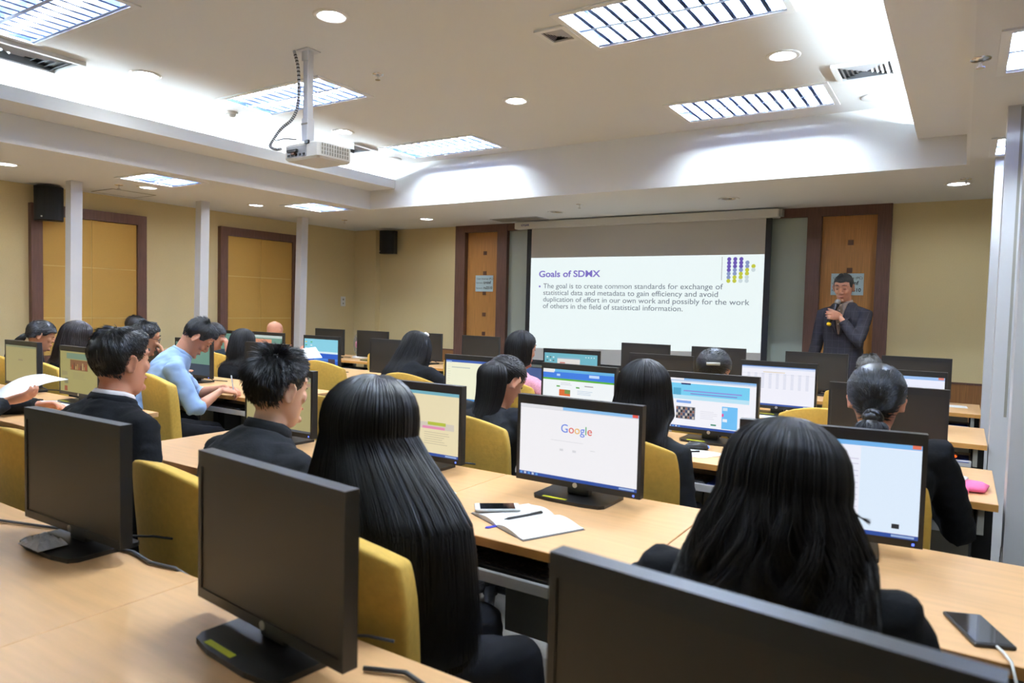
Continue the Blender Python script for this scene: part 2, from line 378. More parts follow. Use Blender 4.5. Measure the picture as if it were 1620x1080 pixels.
wallspeaker((-6.83, 7.34, 2.26), R(0), 'black wall speaker high on the front wall near the corner')
T = thing('light_switch', 'white wall switch plate on the left wall by the corner', 'switch', (XL, 7.18, 1.42)); b = MB(); b.box((0, -.045, -.07), (.008, .045, .07), whitep, .002); b.obj('plate', T)
b = MB(); b.box((.008, -.012, .015), (.011, .012, .04), greyp); b.box((.008, -.01, -.04), (.011, .01, -.02), greyp); b.obj('button', T)
# white posts
def post(x, y, z1, label, tilt=0, w=.1, d=.1, two=True):
    T = thing('partition_post', label, 'post', (x, y, 0)); b = MB()
    tx = tilt*z1
    V = [(-w/2-tx, -d/2, 0), (w/2-tx, -d/2, 0), (w/2-tx, d/2, 0), (-w/2-tx, d/2, 0), (-w/2, -d/2, z1), (w/2, -d/2, z1), (w/2, d/2, z1), (-w/2, d/2, z1)]
    b.add(V, [(3, 2, 1, 0), (4, 5, 6, 7), (0, 1, 5, 4), (1, 2, 6, 5), (2, 3, 7, 6), (3, 0, 4, 7)], postm); b.obj('column', T)
    b = MB(); b.box((-w/2-.006-tx, -d/2-.006, 0), (w/2+.006-tx, d/2+.006, .04), postg); b.obj('foot_plate', T)
    if two:
        b = MB(); b.box((-.006, -d/2-.003, .9), (.006, -d/2, z1-.01), greyp); b.obj('groove', T)
        b = MB(); b.box((-w/2-.004, -.03, .45), (-w/2, .03, .57), whitep); b.box((-w/2-.006, -.012, .48), (-w/2-.004, .012, .54), greyp); b.obj('socket', T)
for k, (x, y, l) in enumerate(((-6.93, 3.27, 'nearest the camera, before the first gold panel'), (-6.95, 4.58, 'between the two gold panels'), (-7.0, 5.98, 'beside the second gold panel'))): post(x, y, ZL, 'slim white post by the left wall, '+l, .022, two=False)
for k, (x, y, l) in enumerate(((.19, 5.68, 'farthest of the right row'), (.2, 4.36, 'middle one of the right row'), (.215, 3.03, 'nearest one at the right edge of the photo'))): post(x, y, ZL, 'tall white partition post, '+l, 0, .12, .14)
# right partition panels beyond the posts (grey low panel between posts)
b = MB()
# ------------------------------------------------------------------ doors, glass, header on the front wall
def doorway(x0, x1, xi0, xi1, n, squares, xs):
    b = MB(); b.box((x0, YF-.05, 0), (xi0, YF+.1, 2.45), darkw); b.box((xi1, YF-.05, 0), (x1, YF+.1, 2.45), darkw); b.box((xi0, YF-.05, 2.36), (xi1, YF+.1, 2.45), darkw)
    D = b.obj('door_%d' % n); struct(D)
    b = MB(); b.box((xi0, YF+.02, 0), (xi1, YF+.06, 2.36), doorw); b.obj('door_leaf', D)
    b = MB()
    for z in squares: b.box((xs-.025, YF+.014, z-.025), (xs+.025, YF+.02, z+.025), brownsq)
    b.obj('inlay', D)
    b = MB(); b.cyl((xi0+.07, YF-.03, 1.0), .011, .05, chrome, 12, 'Y'); b.tube([(xi0+.07, YF-.03, 1.0), (xi0+.19, YF-.03, 1.0)], .009, chrome); b.obj('door_handle', D)
doorway(-5.72, -4.9, -5.56, -5.05, 1, [2.09, 1.83, 1.57, 1.29, 1.04], -5.28)
doorway(-1.34, -.6, -1.21, -.72, 2, [2.10, 1.83, 1.57, 1.30, 1.04], -.95)
b = MB(); b.box((-4.9, YF-.04, 2.36), (-1.34, YF+.1, 2.45), darkw); struct(b.obj('trim_4'))
b = MB(); b.box((-4.9, YF+.01, 0), (-1.34, YF+.03, 2.36), glassm); struct(b.obj('window_1'))
def sign(x, z, w, h, label, n):
    T = thing('door_sign', label, 'sign', (x, YF-.0 if n else YF, z)); b = MB(); y = .012
    b.box((-w/2, y-.002, -h/2), (w/2, y, h/2), mat('sign_paper', rgb(198, 222, 230), .7)); b.obj('sheet', T)
    tm = mat('sign_ink', rgb(40, 52, 60), .8)
    text('lettering', 'User Internet (PC)', .034, tm, T, facing(-w/2+.02, y-.003, h*.24))
    text('lettering', 'Username', .026, tm, T, facing(-w/2+.01, y-.003, 0)); text('lettering', 'trninf', .052, tm, T, facing(-w/2+.13, y-.003, -.005), bold=True)
    text('lettering', 'Password', .026, tm, T, facing(-w/2+.01, y-.003, -h*.33)); text('lettering', 'ru2510', .048, tm, T, facing(-w/2+.13, y-.003, -h*.34), bold=True)
sign(-5.28, 1.695, .28, .21, 'pale blue paper sign with login words on the left door', 0)
sign(-.965, 1.695, .29, .21, 'pale blue paper sign behind the speaker on the right door', 1)
# ------------------------------------------------------------------ projection screen
SY = 7.36
T = thing('projection_screen', 'pull down projection screen showing a slide titled Goals of SDMX', 'projection screen', (0, SY, 0))
b = MB(); b.box((-4.70, -.06, 2.352), (-1.585, .06, 2.44), whitep, .01); b.obj('case', T)
b = MB(); b.box((-1.585, -.05, 2.362), (-1.555, .05, 2.432), greyp); b.obj('end_cap', T)
text('case_logo', 'GYGAR', .034, mat('logo_blue', rgb(50, 60, 150), .5), T, facing(-4.6, -.061, 2.385), bold=True)
b = MB(); b.box((-4.54, -.004, .72), (-1.655, .0, 2.36), mat('screen_border', (.012, .013, .016), .7)); b.obj('border', T)
b = MB(); b.box((-4.475, -.008, .76), (-1.715, -.004, 2.352), screenw); b.obj('screen_fabric', T)
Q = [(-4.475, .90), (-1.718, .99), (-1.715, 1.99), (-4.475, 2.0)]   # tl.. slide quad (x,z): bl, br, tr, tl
b = MB(); b.add([(x, -.0095, z) for x, z in Q], [(0, 1, 2, 3)], glow((.93, .975, .975), .98)); b.obj('slide', T)  # projector light on the fabric, put in as the slide's own glow
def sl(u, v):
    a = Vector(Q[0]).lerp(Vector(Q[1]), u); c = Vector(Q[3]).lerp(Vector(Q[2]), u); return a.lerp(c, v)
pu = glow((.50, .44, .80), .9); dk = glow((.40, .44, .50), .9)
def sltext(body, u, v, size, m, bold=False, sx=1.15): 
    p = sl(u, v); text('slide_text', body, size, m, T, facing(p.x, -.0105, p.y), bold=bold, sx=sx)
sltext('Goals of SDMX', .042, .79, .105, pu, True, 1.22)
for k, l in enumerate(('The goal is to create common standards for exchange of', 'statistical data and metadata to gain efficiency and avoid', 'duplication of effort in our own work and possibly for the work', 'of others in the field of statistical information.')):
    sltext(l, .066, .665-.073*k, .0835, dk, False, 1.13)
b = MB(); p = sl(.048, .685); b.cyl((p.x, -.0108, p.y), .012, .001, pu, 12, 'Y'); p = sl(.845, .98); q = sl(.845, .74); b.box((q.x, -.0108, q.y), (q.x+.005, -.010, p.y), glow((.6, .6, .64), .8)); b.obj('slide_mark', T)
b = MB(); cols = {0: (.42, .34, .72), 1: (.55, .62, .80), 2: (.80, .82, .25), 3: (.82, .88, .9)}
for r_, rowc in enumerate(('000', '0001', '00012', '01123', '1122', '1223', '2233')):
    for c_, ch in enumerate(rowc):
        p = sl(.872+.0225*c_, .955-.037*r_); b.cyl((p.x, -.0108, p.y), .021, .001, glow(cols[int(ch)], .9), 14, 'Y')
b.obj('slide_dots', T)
b = MB(); b.box((-4.54, -.012, .70), (-1.655, .012, .74), blackm, .004); b.obj('bottom_bar', T)

# ------------------------------------------------------------------ furniture
MODW = .79; DEP = .655
BACK = {1: 6.27, 2: 4.925, 3: 3.58, 4: 2.235, 5: .95}      # back edge of each row of desks
ROWN = {1: 'front row', 2: 'second row', 3: 'third row', 4: 'fourth row', 5: 'row nearest the camera'}
RCOL = {0: 'right-hand end', 1: 'second from the right', 2: 'third from the right', 3: 'aisle end'}
LCOL = {0: 'aisle end', 1: 'second from the aisle', 2: 'third from the aisle', 3: 'left wall end'}
def where(row, blk, col): return '%s of the %s block %s' % ((RCOL if blk == 'R' else LCOL)[col], 'right' if blk == 'R' else 'left', ROWN[row])
def mkdesk():
    T = thing('computer_desk', '', 'desk', (0, 0, 0), 0, 'oak-topped computer desks')
    w = MODW/2-.0015
    b = MB(); b.box((-w, -DEP, .724), (w, 0, .75), oak, .0015); a = b.obj('desktop', T)
    b = MB(); b.box((-w, -DEP-.001, .724), (w, -DEP+.0005, .7485), oakedge); e = b.obj('edge_band', T)
    ks = [a, e]
    for s in (-1, 1):
        b = MB(); x = s*(w-.035); b.box((x-.03, -.42, .03), (x+.03, -.28, .724), blackm); b.box((x-.035, -.6, 0), (x+.035, -.05, .03), blackm, .004); b.box((x-.02, -.58, .70), (x+.02, -.06, .724), blackm)
        ks.append(b.obj('leg', T))
    b = MB(); b.box((-w+.07, -.10, .2), (w-.07, -.085, .72), greyp); ks.append(b.obj('modesty_panel', T))
    b = MB(); b.box((-.33, -DEP+.0, .635), (.33, -DEP+.33, .65), trayw, .003); b.box((-.33, -DEP-.008, .628), (.33, -DEP+.004, .662), trayw, .003); ks.append(b.obj('keyboard_tray', T))
    for s in (-1, 1):
        b = MB(); b.box((s*.345-.01, -DEP+.02, .63), (s*.345+.01, -DEP+.4, .72), greyp); ks.append(b.obj('tray_rail', T))
    KIDS[T.name] = ks; return T
desk0 = mkdesk()
first = [True]
def desk(x, row, lab):
    if first[0]: first[0] = False; desk0.location = (x, BACK[row], 0); desk0['label'] = lab; return desk0
    return tree_copy(desk0, (x, BACK[row], 0), 0, lab)
RX = [.135-MODW*(k+.5) for k in range(4)]; LX = [-3.80-MODW*(k+.5) for k in range(4)]
for row in (5, 4, 3, 2, 1):
    for k in range(4):
        d_ = desk(RX[k]+(.19 if row == 4 and k == 0 else 0), row, 'oak-topped computer desk, '+where(row, 'R', k))
        if row == 4 and k == 0: d_.scale = ((MODW+.38)/MODW, 1, 1)
    if row < 5:
        for k in range(4): desk(LX[k], row, 'oak-topped computer desk, '+where(row, 'L', k))
# chairs
def mkchair():
    T = thing('office_chair', '', 'chair', (0, 0, 0), 0, 'mustard upholstered chairs')
    def backsurf(off):
        V = []
        n, mm = 12, 8
        for j in range(mm+1):
            v = j/mm; z = .50+.445*v
            hw = .232+.012*math.sin(v*PI*.8) - .05*max(0, v-.8)**1.0
            for i in range(n+1):
                u = -1+2*i/n
                zz = z - (.055*u*u*v*v*v)
                y = -.27 - .035*v + .07*u*u + off
                V.append((u*hw, y, zz))
        return V, n, mm
    V1, n, mm = backsurf(0); V2, _, _ = backsurf(.07)
    # front face slightly smaller, the back face wider: thick padded shell with a slanted rim
    V2 = [(x*.86, y, .5+(z-.5)*.93+.012) for x, y, z in V2]
    F = []; k = len(V1)
    for j in range(mm):
        for i in range(n): a = j*(n+1)+i; F.append((a, a+1, a+n+2, a+n+1)); F.append((k+a, k+a+n+1, k+a+n+2, k+a+1))
    ring = [i for i in range(n+1)] + [j*(n+1)+n for j in range(1, mm+1)] + [mm*(n+1)+i for i in range(n-1, -1, -1)] + [j*(n+1) for j in range(mm-1, 0, -1)]
    for i in range(len(ring)): a, c_ = ring[i], ring[(i+1) % len(ring)]; F.append((c_, a, a+k, c_+k))
    b = MB(); b.add(V1+V2, F, yel, True); o = b.obj('backrest', T)
    md = o.modifiers.new('bevel', 'BEVEL'); md.width = .012; md.segments = 3; md.limit_method = 'ANGLE'; md.angle_limit = R(35)
    ks = [o]
    b = MB(); b.loft([(0, 0, .415), (0, 0, .43), (0, 0, .475), (0, 0, .488)], [.22, .245, .245, .22], [.215, .24, .24, .215], (1, 0, 0), 28, yel, p=3.5); ks.append(b.obj('seat', T))
    b = MB(); b.loft([(0, 0, .40), (0, 0, .418)], [.2, .22], [.2, .22], (1, 0, 0), 24, seatg, p=3.5, smooth=False); ks.append(b.obj('seat_pan', T))
    b = MB(); b.loft([(0, -.05, .40), (0, -.2, .395), (0, -.29, .44), (0, -.30, .56)], .03, .01, (1, 0, 0), 10, blackm); ks.append(b.obj('back_bracket', T))
    b = MB(); b.cyl((0, 0, .12), .022, .28, blackm, 14); b.cyl((0, 0, .07), .035, .08, blackm, 14); ks.append(b.obj('gas_column', T))
    b = MB()
    for q in range(5):
        a = q*2*PI/5+.3; b.loft([(0, 0, .105), (.26*math.cos(a), .26*math.sin(a), .07)], [.03, .018], [.02, .012], None, 8, blackm)
    ks.append(b.obj('base', T))
    for q in range(5):
        a = q*2*PI/5+.3; b = MB(); b.cyl((.27*math.cos(a)-.012, .27*math.sin(a), .028), .028, .024, blackp, 14, 'X'); ks.append(b.obj('caster', T))
    KIDS[T.name] = ks; return T
chair0 = mkchair(); cf = [True]
def chair(x, yb, rz, lab):          # yb: where the back of the chair stands
    loc = (x - math.sin(rz)*.29, yb+.29*math.cos(rz), 0)
    if cf[0]: cf[0] = False; chair0.location = loc; chair0.rotation_euler = (0, 0, rz); chair0['label'] = lab; return
    tree_copy(chair0, loc, rz, lab)
CH = [(-1.125, .968, -.10, 'mustard chair of the woman with long straight hair'), (-1.86, 1.07, -.1, 'mustard chair behind the young man with spiky hair'), (-.22, .98, 0, 'mustard chair under the wavy-haired woman at the right'), (-2.72, 1.06, 0, 'mustard chair of the young man in the hooded jacket'),
      (-.29, 2.33, 0, 'mustard chair under the woman with the low bun'), (-1.06, 2.33, 0, 'mustard chair under the woman left of the news page monitor'), (-1.79, 2.34, -.05, 'mustard chair with a tall back beside the ponytailed woman'), (-2.62, 2.35, 0, 'empty mustard chair behind the monitor of the spiky-haired man'),
      (-.54, 3.66, .0, 'mustard chair showing only its top left of the low bun woman'), (-1.10, 3.68, 0, 'mustard chair under the woman with the silver hair clip'), (-1.66, 3.64, 0, 'empty mustard chair right of the blue and green web page'), (-2.48, 3.7, 0, 'mustard chair under the woman in pink'),
      (-.52, 4.95, 0, 'mustard chair under the grey-haired person in front'), (-1.15, 4.95, 0, 'empty front row mustard chair behind the spreadsheet monitor'), (-2.05, 4.93, 0, 'empty front row mustard chair right of the teal desktop monitor'), (-2.75, 5.0, 0, 'empty front row mustard chair at the right block aisle end'),
      (-4.16, 2.36, -.25, 'mustard chair under the man in the light blue shirt'), (-4.86, 2.36, 0, 'mustard chair under the man with glasses in the third row'), (-5.47, 2.3, 0, 'mustard chair with a rounded top between the two left monitors'), (-6.25, 2.34, 0, 'mustard chair at the left frame edge'),
      (-4.25, 3.78, 0, 'empty mustard chair below the blue wallpaper monitor'), (-5.42, 3.68, 0, 'mustard chair right of the man in the blue shirt'), (-6.0, 3.72, 0, 'mustard chair under the woman with glasses'), (-3.12, 3.5, 0, 'mustard chair under the woman with the white hair bow'),
      (-4.72, 5.0, 0, 'empty front row mustard chair left of the large black screen'), (-3.80, 5.05, 0, 'empty front row mustard chair at the left block aisle end'), (-6.35, 5.0, 0, 'mustard chair under the bald man'), (-6.85, 3.6, 0, 'mustard chair under the man by the left wall'),
      (-4.38, 1.02, 0, 'mustard chair of the person cut off at the left edge'), (-5.2, 1.02, 0, 'mustard chair outside the left edge of the fourth row')]
for a in CH[:-1]: chair(*a)

# monitors
def rect(b, u0, v0, u1, v1, m, lay):
    w, h = .443, .249; x0, z0 = -w/2, .058
    y = -.0235-.0004*lay
    b.add([(x0+u0*w, y, z0+v0*h), (x0+u1*w, y, z0+v0*h), (x0+u1*w, y, z0+v1*h), (x0+u0*w, y, z0+v1*h)], [(0, 1, 2, 3)], m)
white = (.93, .93, .96); angle_tint_warm = (.90, .85, .70); olive = (.70, .64, .44)  # cream and olive: page colours with the dimming of oblique panels painted in
def taskbar(c=(.16, .30, .62)): return [(0, 0, 1, .045, c, 1)] + [(.01+.035*k, .008, .03+.035*k, .038, (.75, .8, .85) if k % 2 else (.35, .6, .85), 2) for k in range(5)] + [(.86, .012, .98, .034, (.6, .7, .85), 2)]
def page(bg): return [(0, 0, 1, 1, bg, 0)] + taskbar()
def lines(u0, u1, v, n, c, dv=.035, h=.010): 
    rr = random.Random(int(u0*1000+v*77)); return [(u0, v-dv*k, u0+(u1-u0)*rr.uniform(.7, 1), v-dv*k+h, c, 1) for k in range(n)]
CONT = {
 'google': page((.94, .935, .95)) + [(0, .955, .38, 1, (.88, .88, .9), 1), (.38, .958, 1, 1, (.55, .75, .92), 1), (.95, .962, .995, 1, (.88, .35, .3), 2), (0, .95, 1, .955, (.8, .8, .82), 2), (.28, .535, .56, .54, (.82, .82, .84), 1), (.36, .40, .39, .43, (.84, .84, .86), 1), (.47, .40, .50, .43, (.84, .84, .86), 1), (.62, .45, .66, .458, (.84, .84, .86), 1)],
 'shop': page(angle_tint_warm) + [(0, .95, 1, 1, (.45, .68, .74), 1), (.30, .86, .34, .91, (.85, .25, .18), 1), (.29, .77, .35, .84, (.92, .80, .2), 1), (.45, .62, .52, .65, (.35, .62, .38), 1), (.30, .42, .95, .52, (.82, .78, .72), 1), (.34, .49, .52, .51, (.4, .72, .7), 2), (.66, .48, .86, .53, (.70, .74, .25), 2), (.28, .43, .34, .48, (.35, .15, .5), 2), (.6, .42, .85, .46, (.88, .55, .7), 2)] + lines(.35, .58, .36, 6, (.78, .73, .6)) + lines(.62, .9, .36, 6, (.78, .73, .6)),
 'news': page((.94, .94, .97)) + [(0, .93, 1, .97, (.78, .84, .92), 1), (.2, .955, 1, 1, (.5, .7, .9), 1), (0, .60, .93, .90, (.45, .80, .94), 1), (0, .58, .93, .66, (.72, .88, .95), 2), (.08, .66, .17, .80, (.30, .65, .80), 3), (.2, .74, .85, .765, (.55, .55, .85), 3), (.28, .69, .80, .71, (.5, .5, .82), 3), (.17, .875, .28, .905, (.12, .16, .4), 3), (.12, .50, .29, .55, (.50, .65, .90), 1), (.12, .18, .34, .43, (.45, .46, .5), 1),
      (.64, .06, .81, .5, (.42, .74, .95), 1), (.65, .42, .70, .48, (.8, .88, .95), 2), (.64, .30, .66, .36, (.9, .3, .6), 2), (.52, .1, .58, .13, (.25, .55, .45), 1), (.65, .2, .70, .26, (.9, .93, .97), 2)] + [(.12+.027*k, .19+.06*j, .14+.027*k, .235+.06*j, [(.1, .1, .12), (.8, .75, .7), (.2, .25, .4), (.6, .4, .35)][(k*3+j*5) % 4], 2) for k in range(8) for j in range(4)] + lines(.4, .6, .36, 5, (.86, .86, .9)),
 'health': page((.93, .95, .96)) + [(.17, .935, 1, 1, (.40, .70, .88), 1), (0, .80, 1, .94, (.22, .48, .88), 1), (0, .92, .16, 1, (.9, .9, .9), 2), (0, .76, 1, .80, (.35, .70, .22), 1), (.2, .85, .25, .9, (.7, .82, .96), 2), (.66, .86, .8, .92, (.75, .85, .97), 2), (.2, .61, .25, .64, (.35, .65, .3), 1), (.48, .61, .53, .64, (.35, .65, .3), 1), (.24, .42, .40, .56, (.86, .42, .2), 1), (.32, .47, .40, .56, (.45, .58, .3), 2), (.6, .66, .72, .68, (.6, .6, .62), 1)] + lines(.26, .42, .7, 2, (.75, .77, .8)) + lines(.5, .75, .55, 3, (.7, .78, .86)),
 'doc': page((.93, .93, .82)) + [(0, .94, 1, 1, (.22, .36, .68), 1), (0, .93, .1, .97, (.6, .7, .85), 2), (.1, .8, .42, .825, (.76, .78, .74), 1), (0, 0, 1, .04, (.25, .55, .8), 2)] + lines(.03, .08, .88, 12, (.84, .84, .74), .06),  # page colour yellowed to imitate the panel seen at an angle
 'sheet': page((.93, .93, .97)) + [(0, .93, 1, .975, (.82, .86, .94), 1), (0, .975, 1, 1, (.4, .55, .8), 1)] + [(.08+.1*k, .44+.028*j, .12+.1*k, .45+.028*j, (.76, .78, .86), 1) for k in range(9) for j in range(14)] + [(.3, .84, .6, .86, (.86, .8, .7), 1), (0, .80, 1, .804, (.8, .8, .85), 1)],
 'document_right': page((.92, .93, .98)) + [(.3, .95, 1, 1, (.45, .70, .92), 1), (.95, .962, .995, 1, (.88, .45, .35), 2), (.68, .05, 1, .94, (.86, .92, .985), 1), (.86, .10, .90, .15, (.15, .17, .2), 2)] + [(.36, .80-.055*k-.02*(k//2), .67, .808-.055*k-.02*(k//2), (.78, .77, .86), 1) for k in range(9)],
 'wallpaper': [(0, 0, 1, .5, (.12, .35, .78), 0), (0, .5, 1, 1, (.52, .80, .88), 0), (0, .48, 1, .55, (.85, .93, .95), 1), (0, 0, 1, .05, (.1, .2, .5), 1), (.3, .22, 1, .30, (.25, .5, .85), 1), (.72, .06, .92, .30, (.25, .22, .28), 2)] + [(.03+.16*i, .14+.12*j, .08+.16*i, .18+.12*j, [(.9, .92, .95), (.8, .3, .2), (.9, .8, .3), (.3, .7, .4)][(i+j*3) % 4], 2) for i in range(2) for j in range(7)],
 'teal': page((.42, .70, .76)) + [(.25, .45, .68, .88, (.88, .86, .84), 1), (.25, .84, .68, .88, (.55, .7, .78), 2), (.3, .7, .4, .74, (.8, .5, .45), 2)] + [(.04+.06*i, .55+.1*j, .07+.06*i, .59+.1*j, (.85, .9, .9) if (i+j) % 2 else (.3, .4, .4), 2) for i in range(3) for j in range(4)] + [(.78+.05*i, .9, .8+.05*i, .93, (.85, .9, .9), 2) for i in range(4)],
 'greenish': [(0, 0, 1, 1, (.40, .56, .50), 0), (0, 0, 1, .35, (.18, .25, .32), 1)],
 'salmon': [(0, 0, 1, 1, (.42, .58, .52), 0), (.1, .2, .65, .85, (.85, .58, .46), 1), (0, .9, 1, 1, (.75, .8, .78), 1), (.7, .3, .95, .7, (.5, .66, .6), 1)],
 'angle_tint_google': [(0, 0, 1, 1, (.62, .58, .40), 0), (0, .95, 1, 1, (.5, .52, .4), 1), (.42, .60, .56, .64, (.55, .50, .38), 1)],  # this and the next two: oblique-view yellowing painted into the page colours
 'angle_tint_page': [(0, 0, 1, 1, (.60, .57, .36), 0), (.18, .82, 1, .96, (.42, .52, .44), 1), (.28, .55, .75, .80, (.48, .33, .22), 1), (.05, .4, .2, .5, (.55, .52, .36), 1), (.12, .02, .2, .14, (.55, .25, .15), 1), (.12, .2, .22, .34, (.45, .45, .35), 1)] + [(.29+.045*k, .57, .315+.045*k, .62+.14*((k*7) % 5)/5, [(.62, .5, .3), (.6, .25, .15), (.35, .2, .15), (.68, .6, .4)][k % 4], 2) for k in range(10)] + lines(.35, .7, .48, 5, (.55, .52, .36)),
 'angle_tint_blank': [(0, 0, 1, 1, (.64, .60, .42), 0), (0, .93, 1, 1, (.52, .54, .46), 1), (0, .84, 1, .90, (.66, .54, .46), 1), (0, 0, 1, .04, (.3, .32, .35), 1)],
 'white_page': page((.91, .92, .98)) + [(0, .93, 1, 1, (.60, .74, .92), 1), (.93, .95, .99, 1, (.85, .5, .45), 2)] + lines(.1, .8, .6, 3, (.8, .8, .86)),
}
def mkmon():
    """body of the monitor: origin on the desk, under the panel; the screen faces -Y"""
    P = {}
    b = MB(); w, h = .467, .300; z0 = .038
    iw, ih = .443, .249; iz = .058
    # bezel ring + casing
    b.add([(-w/2, -.025, z0), (w/2, -.025, z0), (w/2, -.025, z0+h), (-w/2, -.025, z0+h), (-iw/2, -.025, iz), (iw/2, -.025, iz), (iw/2, -.025, iz+ih), (-iw/2, -.025, iz+ih), (-iw/2, -.021, iz), (iw/2, -.021, iz), (iw/2, -.021, iz+ih), (-iw/2, -.021, iz+ih)],
          [(0, 1, 5, 4), (1, 2, 6, 5), (2, 3, 7, 6), (3, 0, 4, 7), (4, 5, 9, 8), (5, 6, 10, 9), (6, 7, 11, 10), (7, 4, 8, 11)], bezelm)
    e = .0
    b.add([(-w/2, -.025, z0), (w/2, -.025, z0), (w/2, -.025, z0+h), (-w/2, -.025, z0+h), (-w/2, .005, z0), (w/2, .005, z0), (w/2, .005, z0+h), (-w/2, .005, z0+h), (-w/2+.05, .03, z0+.04), (w/2-.05, .03, z0+.04), (w/2-.05, .03, z0+h-.05), (-w/2+.05, .03, z0+h-.05)],
          [(1, 0, 4, 5), (2, 1, 5, 6), (3, 2, 6, 7), (0, 3, 7, 4), (5, 4, 8, 9), (6, 5, 9, 10), (7, 6, 10, 11), (4, 7, 11, 8), (9, 8, 11, 10)], bezelm)
    P['casing'] = b
    b = MB(); b.box((-.045, .028, .02), (.045, .055, .2), blackp, .004); b.box((-.04, -.005, .01), (.04, .03, .045), blackp, .004); P['neck'] = b
    b = MB(); pts = [(-.125, .085), (.125, .085), (.135, .075), (.132, -.07), (.118, -.088), (.06, -.098), (-.06, -.098), (-.118, -.088), (-.132, -.07), (-.135, .075)]
    b.prism([(x, y) for x, y in pts], .0, .011, blackp, axis='Z'); P['stand_base'] = b
    b = MB(); b.cyl((0, -.0262, .048), .0085, .0012, silver, 20, 'Y'); P['logo'] = b
    b = MB(); b.box((-.09, -.088, .011), (-.0, -.075, .0116), sticker); P['sticker'] = b
    return P
PARTS = mkmon(); MESH = {}
def mon(name_label, x, y, rz=0, cont=None, st=True, z=.75, sc=1.0, group='black desk monitors', jit=0, lean=0):
    T = thing('computer_monitor', name_label, 'monitor', (x, y, z), rz, group)
    for k, b in PARTS.items():
        if k == 'sticker' and not st: continue
        if k not in MESH: o = b.obj(k, T); MESH[k] = o.data
        else: o = bpy.data.objects.new(k, MESH[k]); C.objects.link(o); o.parent = T
        if k == 'casing': case = o
    if cont:
        if cont not in MESH:
            b = MB()
            for r_ in CONT[cont]: rect(b, *r_[:4], glow(r_[4], 1.0), r_[5])
            o = b.obj('screen', T); MESH[cont] = o.data
        else: o = bpy.data.objects.new('screen', MESH[cont]); C.objects.link(o); o.parent = T
        if 'led' not in MESH:
            b = MB(); b.box((.208, -.0262, .044), (.214, -.025, .050), glow((.35, .45, 1), 2.5)); o2 = b.obj('power_light', T); MESH['led'] = o2.data
        else: o2 = bpy.data.objects.new('power_light', MESH['led']); C.objects.link(o2); o2.parent = T
        if cont == 'google':
            cs = [(.35, .50, .90), (.88, .35, .30), (.93, .72, .30), (.35, .50, .90), (.35, .68, .42), (.88, .35, .30)]
            t = text('logo_text', 'Google', .040, None, o, facing(0, -.0252, .058+.249*.66), align='CENTER', mats=[glow(c, .95) for c in cs], idx=range(6))
    else:
        if 'off' not in MESH:
            b = MB(); b.add([(-.2215, -.0225, .058), (.2215, -.0225, .058), (.2215, -.0225, .307), (-.2215, -.0225, .307)], [(0, 1, 2, 3)], offscr); o = b.obj('screen', T); MESH['off'] = o.data
        else: o = bpy.data.objects.new('screen', MESH['off']); C.objects.link(o); o.parent = T
    # signal cable from the back of the casing down behind the desk
    c = MB(); xx = .06+.02*math.sin(x*7); c.tube([(xx, .03, .09), (xx+.01, .05, .04), (xx+.03, .09, .012), (xx+.07, .13, .008), (xx+.12, .15, .006)], .0035, blackm, 6); c.obj('cable', T)
    return T
MON = [
 ('black switched-off monitor nearest the left edge on the closest desk', -1.90, .905, 0.02, None), ('large black switched-off monitor in front of the long-haired woman', -1.05, .84, -.10, None), ('black switched-off monitor cut off by the bottom edge', -.185, .752, -.105, None),
 ('monitor with a white search page and coloured lettering', -1.072, 2.105, 0, 'google'), ('monitor with a shop page, tinted cream for the viewing angle, right of the long-haired woman', -1.805, 2.13, 0, 'shop'), ('monitor with a page, tinted olive for the viewing angle, behind the spiky-haired man', -2.622, 2.13, 0, 'angle_tint_blank'), ('monitor with a white document beside the wavy-haired woman', -.295, 2.085, .13, 'document_right'),
 ('monitor with a blue sky news page in the third row', -1.03, 3.44, 0, 'news'), ('monitor with a blue and green banner page', -1.74, 3.40, -.05, 'health'), ('monitor with a pale document left of the ponytailed woman', -2.50, 3.50, 0, 'doc'), ('black monitor in front of the woman with the low bun', -.265, 3.48, 0, None),
 ('black monitor above the spiky-haired man', -4.27, 3.34, 0, None), ('monitor with a greenish screen in front of the blue-shirted man', -5.04, 3.26, 0, 'greenish'), ('dark monitor beside the head of the man with glasses', -5.85, 3.30, 0, None),
 ('monitor with a blue wave wallpaper and icons', -4.94, 4.47, 0, 'wallpaper'), ('black monitor left of the woman with the white hair bow', -4.17, 4.55, 0, None), ('monitor with a salmon window below the bald man', -5.76, 4.52, 0, 'salmon'), ('monitor with a green screen beside the woman with glasses', -6.45, 4.45, 0, 'greenish'),
 ('monitor with a teal desktop just below the slide', -2.44, 4.63, 0, 'teal'), ('black second row monitor left of the silver hair clip', -1.76, 4.68, 0, None), ('monitor with a spreadsheet in the second row', -.97, 4.65, 0, 'sheet'), ('monitor with a white page right of the low bun', -.29, 4.58, 0, 'white_page'),
 ('black front row monitor left of the desk fan', -6.25, 5.77, 0, None), ('black front row monitor right of the desk fan', -5.59, 5.80, 0, None), ('black front row monitor behind the white hair bow', -4.95, 5.95, 0, None), ('black front row monitor before the left door', -4.18, 5.92, 0, None),
 ('black front row monitor below the slide, left one', -2.44, 6.08, 0, None), ('black front row monitor behind the silver hair clip', -1.77, 6.08, 0, None), ('black front row monitor hiding the legs of the speaker', -.975, 6.05, 0, None), ('black front row monitor right of the speaker', -.285, 6.16, 0, None),
 ('monitor with a search page, tinted olive for the viewing angle, at the far left', -5.27, 2.17, 0, 'angle_tint_google'), ('monitor with a page and a reddish photo, tinted olive for the viewing angle', -4.49, 2.16, 0, 'angle_tint_page')]
for a in MON: mon(*a)

